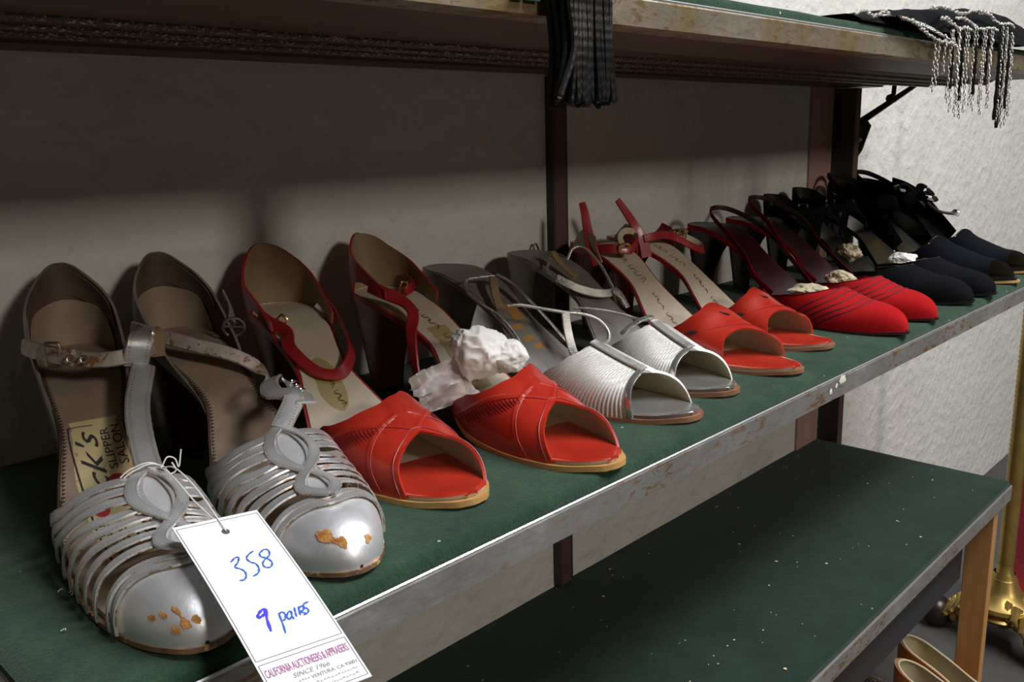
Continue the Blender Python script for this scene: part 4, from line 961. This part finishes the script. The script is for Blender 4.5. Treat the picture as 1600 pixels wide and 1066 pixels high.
eight = [(0.7, 0.267), (0.767, 0.254), (0.805, 0.265), (0.778, 0.294), (0.691, 0.315), (0.649, 0.336), (0.66, 0.356), (0.718, 0.358), (0.756, 0.335), (0.732, 0.307), (0.683, 0.289), (0.694, 0.267)]
for q in (three, five, eight): pen('handwritten_digit', q, .0007, 'ink_blue')
pen('handwritten_digit', [(0.396, 0.564), (0.353, 0.563), (0.300, 0.577), (0.275, 0.592), (0.31, 0.593), (0.357, 0.583), (0.396, 0.564), (0.349, 0.612), (0.319, 0.672)], .0011, 'ink_violet')
for q in ([(0.491, 0.6), (0.471, 0.649), (0.442, 0.7)], [(0.487, 0.606), (0.53, 0.6), (0.547, 0.614), (0.524, 0.634), (0.486, 0.642)],
          [(0.623, 0.608), (0.587, 0.61), (0.551, 0.628), (0.556, 0.644), (0.601, 0.631), (0.623, 0.608), (0.603, 0.631), (0.602, 0.65)], [(0.675, 0.596), (0.656, 0.620), (0.641, 0.642)],
          [(0.723, 0.597), (0.700, 0.620), (0.688, 0.64)], [(0.723, 0.605), (0.75, 0.600), (0.765, 0.608), (0.745, 0.622), (0.708, 0.622), (0.735, 0.634), (0.752, 0.640)],
          [(0.849, 0.589), (0.787, 0.594), (0.774, 0.609), (0.799, 0.625), (0.772, 0.64), (0.719, 0.644)]):
    pen('handwritten_letter', q, .0007, 'ink_blue')
for q in ([(.025, .020), (.975, .020), (.975, .780), (.025, .780), (.025, .020)], [(.025, .800), (.975, .800), (.975, .985), (.025, .985), (.025, .800)]):
    for a_, b_ in zip(q[:-1], q[1:]): pen('printed_line', [tuple(lerp(x, y, k / 8) for x, y in zip(a_, b_)) for k in range(9)], .00022, 'ink_line', False)
def print_line(txt, u0, u1, v0, v1, mat, shear=0.):
    b = MB(); put_text(b, txt, lambda u, v: tagp(lerp(u0, u1, u), lerp(v1, v0, v), .0004), 0, shear); return b.build('printed_lettering', mat, tg, smooth=False)
print_line('CALIFORNIA AUCTIONEERS & APPRAISERS', .045, .945, .826, .862, 'print_purple')
print_line('SINCE 1966', .28, .68, .876, .896, 'print_grey', .3)
print_line('VENTURA, CA 93001', .44, .945, .908, .926, 'print_grey')
for r0, r1, vv in ((.12, .40, .917), (.30, .92, .945), (.18, .90, .967)):
    k = r0
    while k < r1:
        w_ = .012 + .02 * rnd.random(); pen('fine_print', [(k, vv), (k + w_ * .5, vv - .008 * rnd.random()), (k + w_, vv)], .0003, 'print_grey', False); k += w_ + .012
# string: round the strap, a small knot, down to the hole
st_ = MB(); base = Vector(s1.F.U(.652, .11, .0065)); kn = base + V(.0035, -.004, -.001)
P_, _n = s1.on([(.650, -.08, .000), (.650, -.0, .003), (.652, .1, .005), (.655, .2, .003), (.655, .28, .000)], .0028, 8); st_.tube(P_, .0004, 6)
P_, _n = s1.on([(.656, -.06, .000), (.657, .02, .003), (.658, .11, .005), (.657, .22, .003)], .0030, 8); st_.tube(P_, .0004, 6)
hole = tagp(hu, hv, .0008)
for k, off in ((0, V(.002, -.002, .006)), (1, V(-.001, -.006, .002))):
    mid_ = (kn + hole) / 2 + V(0, 0, -.003) + off
    st_.tube([Vector(q) for q in spline([tuple(kn), tuple((kn * 2 + mid_) / 3 + off * .5), tuple(mid_), tuple(hole)], 10)], .00035, 6)
st_.tube([Vector(q) for q in spline([tuple(kn), tuple(kn + V(.003, 0, .004)), tuple(kn + V(.007, .001, .002)), tuple(kn + V(.008, 0, -.002)), tuple(kn + V(.010, 0, .006))], 8)], .00035, 6)
st_.tube([Vector(q) for q in spline([tuple(kn), tuple(kn + V(.003, 0, -.004)), tuple(kn + V(.006, -.001, -.003)), tuple(kn + V(.005, 0, .001))], 8)], .00035, 6)
st_.sphere(tuple(kn), .0009, 8, 6); st_.build('string', 'string', tg)

# ------------------------------------------------------------------ scuffs on the silver toes
def scuff(shoe, s_, v_, rs, rv, mat, seed, name='scuff'):
    F = shoe.F; n_ = 48; b = MB(); ring = []
    for k in range(n_):
        a = 2 * math.pi * k / n_; r = .80 + .45 * noise.noise((math.cos(a) * 1.2, math.sin(a) * 1.2, seed)) + .16 * noise.noise((math.cos(a) * 4, math.sin(a) * 4, seed + 4))
        ring.append((s_ + rs * r * math.cos(a), v_ + rv * r * math.sin(a)))
    def at(q, k): return F.U(min(.998, lerp(s_, q[0], k)), lerp(v_, q[1], k), .00125)
    b.grid([[at(q, 1) for q in ring], [at(q, .66) for q in ring], [at(q, .33) for q in ring], [at(q, .02) for q in ring]], closed=True); return shoe.part(name, b, mat)
n = mk('scuffed_leather', (.48, .22, .06), .85, spec=.15); c = n.coord(); a = n.noise(c, 260, 5, .7); n.col(n.mix(n.ramp(a, [(.35, (0, 0, 0)), (.65, (1, 1, 1))]), (.30, .12, .035), (.62, .32, .10))); n.bump(a, .8, .0006)
scuff(s2, .960, -.42, .022, .13, 'scuffed_leather', 2); scuff(s2, .980, -.30, .011, .12, 'scuffed_leather', 5); scuff(s2, .985, .34, .006, .14, 'scuffed_leather', 9)
for q in ((.952, -.66, .008, .05, 1), (.964, -.54, .009, .045, 3), (.974, -.36, .011, .04, 6), (.984, -.66, .006, .12, 8), (.988, -.42, .006, .15, 11), (.991, -.15, .005, .13, 13)): scuff(s1, *q[:4], 'scuffed_leather', q[4])

# ------------------------------------------------------------------ tissue paper in the red peep-toe
def crumple(F, c, sc, seed):
    ctr = Vector(F.P(*[k / 1000 for k in c])); b = MB(); rows = []
    pts = [Vector((rnd.gauss(0, 1), rnd.gauss(0, 1), rnd.gauss(0, 1))).normalized() for _ in range(80)]; hs = [rnd.uniform(.78, 1.25) for _ in pts]
    for i in range(49):
        a = math.pi * i / 48; row = []
        for j in range(72):
            t = 2 * math.pi * j / 72; d = Vector((math.sin(a) * math.cos(t), math.sin(a) * math.sin(t), math.cos(a)))
            r = min(hh / max(.25, d.dot(p)) for p, hh in zip(pts, hs)); r = min(r, 1.45) - .13 * abs(noise.noise(d * 2.6 + Vector((seed, 0, 0)))) - .05 * abs(noise.noise(d * 6)) + .012 * noise.noise(d * 14)
            row.append(ctr + Vector((d.x * sc[0], d.y * sc[1], d.z * sc[2])) * (r / 1000))
        rows.append(row)
    b.grid(rows, closed=True); return b
tp = empty('tissue_paper', s4.F.P(0, .15, .05)); tag(tp, 'crumpled white tissue paper stuffed in the second red peep-toe', 'tissue paper')
crumple(s4.F, (-3, 150, 51), (20, 20, 20), 1).build('wad', 'tissue', tp)
crumple(s4.F, (13, 160, 47), (16, 15, 15), 2).build('wad', 'tissue', tp)
crumple(s4.F, (-13, 146, 60), (10, 10, 10), 2).build('wad', 'tissue', tp)
b = MB(); rows = []
for i in range(25):
    row = []
    for j in range(19):
        u, v = i / 24, j / 18
        # free sheet hanging from the wad into the gap between the red shoes
        lat = lerp(-12, -50, u); lon = lerp(146, 132, u) + 10 * v; z = lerp(lerp(52, 40, u), lerp(22, 16, u), v)
        k = 5 * noise.noise((u * 2.5, v * 2.5, 1)) + 3 * abs(noise.noise((u * 6, v * 6, 4))) + (2.5 * noise.noise((u * 14, v * 14, 2)) if u > .8 or v < .1 else 0)
        row.append(s4.F.P((lat + k * .3) / 1000, (lon + k * 1.6) / 1000, (z + k + (3 * math.sin(v * 22 + u * 5) * max(0, u - .8) * 3)) / 1000))
    rows.append(row)
sheet(b, rows, .00012, 0, 0); b.build('loose_sheet', 'glassine', tp)

# ------------------------------------------------------------------ black tassel hanging over the top shelf's edge
tas = empty('tassel', (.346, .286, .33)); tag(tas, 'black corded tassel hanging down over the edge of the top shelf', 'tassel')
b = MB(); b.lathe((.346, .286, .283), [(.004, .045), (.010, .040), (.014, .028), (.015, .012), (.016, 0), (.015, -.01)], 24); b.build('head', 'black_thread', tas)
b = MB(); b.tube(spline([(.346, .286, .322), (.346, .30, .338), (.346, .33, .330), (.346, .35, .300), (.352, .38, .2805), (.36, .42, .2805)], 8), .0022, 8); b.build('hanging_cord', 'black_thread', tas)
for k in range(64):
    x0 = .3305 + .031 * ((k * .618) % 1); y0 = .279 + .0045 * (k % 4); zb = .2125 + .006 * rnd.random()
    xe = x0 + (x0 - .346) * .16 + rnd.uniform(-.0012, .0012)
    if k == 0: x0, xe, zb = .3305, .3205, .2175
    if k == 1: x0, xe, zb = .3315, .3235, .2160
    pts = spline([(x0, y0, .286), (x0 + rnd.uniform(-.001, .001), y0, .262), (x0 + rnd.uniform(-.0015, .0015), y0 - .001, .240), (xe, y0 - .002 * rnd.random(), zb)], 22)
    rr = [.0017 * (1 + .05 * math.sin(i * 1.5)) for i in range(len(pts))]; rr[-1] *= .75
    b = MB(); b.tube(pts, rr, 7); b.build('cord', 'black_leather' if k % 4 == 0 else 'black_thread', tas)

# cloths beside the tassel on the top shelf's edge
b = MB(); b.box(.319, .3275, .2945, .2965, .262, .292); tag(b.build('green_ribbon', material('teal_ribbon', (.07, .20, .12), .7), bevel=.0004), 'short teal green ribbon beside the black tassel', 'ribbon')
b = MB(); b.box(.310, .3175, .2945, .2965, .262, .292); tag(b.build('black_ribbon', 'black_thread', bevel=.0004), 'short black ribbon left of the teal ribbon beside the tassel', 'ribbon')

# ------------------------------------------------------------------ beaded garment on the top shelf, chains hanging off its edge
gm = empty('beaded_garment', (.95, .36, .2805)); tag(gm, 'black garment with silver beading, its chain fringe hanging off the top shelf', 'garment')
b = MB(); rows = []
for i in range(61):
    u = i / 60; x = lerp(.70, 1.20, u); row = []
    w0 = math.sin(math.pi * min(1, u * 1.0)) ** .5
    for j in range(25):
        v = j / 24; y = lerp(.2915 if u > .3 else .300, .46, v)
        hgt = .024 * w0 * math.sin(math.pi * clamp(v * .93 + .07)) ** .5 * (.45 + .6 * u) + .004 * noise.noise((x * 30, y * 30, 1)) * w0
        tz = interp([(.68, .285), (.74, .289), (.80, .297), (.88, .303), (.96, .309), (1.05, .312), (1.12, .306), (1.20, .288)], x)
        z = .2800 + (tz - .2800) * clamp(v / .10) ** .5 * (1 - .5 * clamp((v - .4) / .6)) + .0022 * noise.noise((x * 40, y * 60, 1)) * min(1, v * 8)
        row.append((x, y, z))
    rows.append(row)
sheet(b, [r[::-1] for r in rows], .0006, 0, 0); b.build('cloth', 'black_suede', gm)
b = MB(); rows = []
for i in range(31):
    u = i / 30; x = lerp(.745, .888, u); row = []
    for j in range(13):
        v = j / 12; wv = math.sin(math.pi * u) ** .5
        y = lerp(.2905, .325, v); z = lerp(lerp(.285, .270, u), lerp(.2875, .296, u ** .6), v) + .003 * wv * math.sin(math.pi * v)
        row.append((x, y - .002 * wv, z))
    rows.append(row)
sheet(b, [r[::-1] for r in rows], .0012, 0, 0); b.build('sequin_panel', 'sequin', gm)
b = MB()
for (xa, xb_, ya, za, zb_) in ((.69, .75, .300, .2845, .288), (.748, .888, .2885, .284, .2655), (.82, .96, .2925, .2975, .303), (.95, 1.06, .2925, .303, .296), (.88, 1.00, .2905, .293, .288), (.84, .92, .2905, .290, .284)):
    n_ = int((xb_ - xa) / .0018)
    for k in range(n_):
        t = k / n_; b.sphere((lerp(xa, xb_, t), ya + rnd.uniform(-.0012, .0012), lerp(za, zb_, t) + .002 * math.sin(t * 9) + rnd.uniform(-.0007, .0007)), .00135, 6, 4)
b.build('bead_trim', 'glitter_silver', gm)
def chain(x0, z0, x1, z1, y, kind='glitter_silver'):
    b = MB(); L_ = math.hypot(x1 - x0, z1 - z0); n_ = max(3, int(L_ / .0034))
    for k in range(n_ + 1):
        t = k / n_; cx_ = lerp(x0, x1, t) + .0006 * math.sin(k * 1.9); cz = lerp(z0, z1, t); cy = y + .0005 * math.cos(k * 1.3); pts = []
        for q in range(10):
            a = 2 * math.pi * q / 10; e = .0024 * math.cos(a); f = .0012 * math.sin(a)
            pts.append((cx_ + (f if k % 2 else f * .4), cy + (f * .4 if k % 2 else f), cz + e))
        b.tube(pts, .00042, 5, closed=True)
    return b.build('chain', kind, gm)
for x, zt, zb_, yy in [(.828, .270, .231, .2895), (.840, .272, .236, .2905), (.848, .275, .246, .288), (.866, .280, .222, .289), (.874, .281, .214, .2905), (.882, .283, .210, .2885), (.890, .283, .216, .2905), (.900, .284, .208, .288), (.912, .285, .214, .290),
                       (.926, .286, .220, .289), (.938, .287, .215, .2905), (.950, .287, .222, .2885), (.962, .287, .212, .290), (.974, .286, .218, .289), (.985, .286, .232, .2905),
                       (1.012, .292, .204, .2895), (1.020, .292, .198, .288), (1.030, .290, .203, .2905), (1.040, .288, .201, .289), (1.048, .286, .210, .290)]:
    chain(x, zt, x + rnd.uniform(-.004, .006), zb_, yy)
for x, zb_ in ((.870, .232), (.896, .222), (.934, .228), (.966, .24), (1.006, .204), (1.016, .196), (1.036, .215)):
    b = MB(); pts = spline([(x, .292, .286), (x + .001, .2895, .262), (x + .003, .290, zb_)], 14); b.tube(pts, [.0016 * (1 + .2 * math.sin(i * 1.7)) for i in range(len(pts))], 6); b.build('bead_strand', 'black_leather', gm)

# ------------------------------------------------------------------ right-hand corner: gilt stand and tan slippers on the floor
sd = empty('gilt_stand', (1.5, .37, -.64)); tag(sd, 'gilt ornamental stand with beaded post and scrolled leaf feet, right edge', 'stand')
b = MB(); b.lathe((1.50, .352, -.60), [(.020, .075), (.013, .085), (.0115, .10)] + [(.0115 + .0012 * (k % 2), .10 + .004 * k) for k in range(230)], 16); b.build('post', 'gold_ornament', sd)
b = MB(); b.lathe((1.50, .352, -.600), [(.02, .0), (.046, .010), (.050, .016), (.044, .022), (.052, .030), (.050, .036), (.034, .044), (.024, .060), (.016, .085)], 32); b.build('collar', 'gold_ornament', sd)
def scroll_leg(dx, dy, ball=False):
    b = MB(); L_ = math.hypot(dx, dy); ux, uy = dx / L_, dy / L_
    path = spline([(0, -.59), (L_ * .35, -.575), (L_ * .7, -.600), (L_ * .90, -.618), (L_, -.624)], 9)
    pts = [(1.50 + ux * a, .352 + uy * a, z) for a, z in path]; n_ = len(pts)
    b.tube(pts, [lerp(.022, .012, k / (n_ - 1)) * (1 + .18 * math.sin(k * 1.1))  for k in range(n_)], 12)
    # acanthus leaf: lobed blades along the top
    for k in range(3, n_ - 2, 4):
        c_ = Vector(pts[k]); 
        for sd_ in (-1, 1):
            side = Vector((-uy, ux, 0)) * sd_; r = lerp(.026, .014, k / n_)
            b.tube([c_ + V(0, 0, .010), c_ + side * r * .7 + V(0, 0, .018), c_ + side * r * 1.25 + V(ux * .008, uy * .008, .006), c_ + side * r * 1.1 + V(ux * .014, uy * .014, -.004)], [.005, .008, .006, .002], 8)
    return b.build('scroll_leg', 'gold_ornament', sd)
scroll_leg(-.008, .085); scroll_leg(-.045, -.085); scroll_leg(.14, .06)
b = MB(); b.sphere((1.487, .447, -.613), .027, 20, 12); b.build('ball_foot', 'bronze_ball', sd)
b = MB(); b.box(1.545, 1.56, .30, .375, -.60, -.33); b.build('velvet_panel', 'red_velvet', sd, smooth=False, bevel=.003)

def slipper(label, tip, heel, m):
    s = Shoe('leather_slipper', label, 'shoe', 'tan leather slippers', tip=tip, heel=heel, H=.010, m=m, zb=-.64, wb=.036, wh=.026, hb=.075, waist=.9)
    s.sole('brown_edge', 'cream_leather', None, over=.003, thick=.006)
    sl = ('orange_leather', 'cream_lining')
    tab = [(0, 96), (30, 88), (70, 78), (110, 68), (130, 64)]
    s.counter('quarter', sl, tab, tab, 128, 128, flare=.000, lean=.002, thick=.002, narrow=.10)
    s.vamp('vamp', sl, D([(-1, .48), (-.6, .52), (0, .56), (.6, .52), (1, .48)]), lambda v: 1., nv=50, nt=30)
    rimp = []
    for sd_, rng in ((-1, range(20, -1, -1)), (1, range(1, 21))):
        for k in rng:
            x = k / 20; r0 = .12 * s.F.L
            if x < .42: th = x / .42 * math.pi / 2; lon = r0 * (1 - math.cos(th)); w = s.F.wh * math.sin(th)
            else: lon = lerp(r0, .128, (x - .42) / .58); w = s.F.w(lon / s.F.L)
            rimp.append((s.F.cx(lon / s.F.L) + sd_ * (w + .0008) * (1 - .10 * (interp(tab, lon * 1000) / 50) ** 1.5), lon, s.F.z(lon / s.F.L) + interp(tab, lon * 1000) / 1000))
    b = MB(); b.tube([s.F.P(*q) for q in rimp], .0016, 8); s.part('piping', b, 'cream_lining')
    return s
slipper('further tan leather slipper with cream lining, on the floor by the wooden leg', (1.195, .17), (1.232, .412), 1)
slipper('nearer tan leather slipper, at the bottom edge of the photo', (1.125, .15), (1.165, .392), -1)
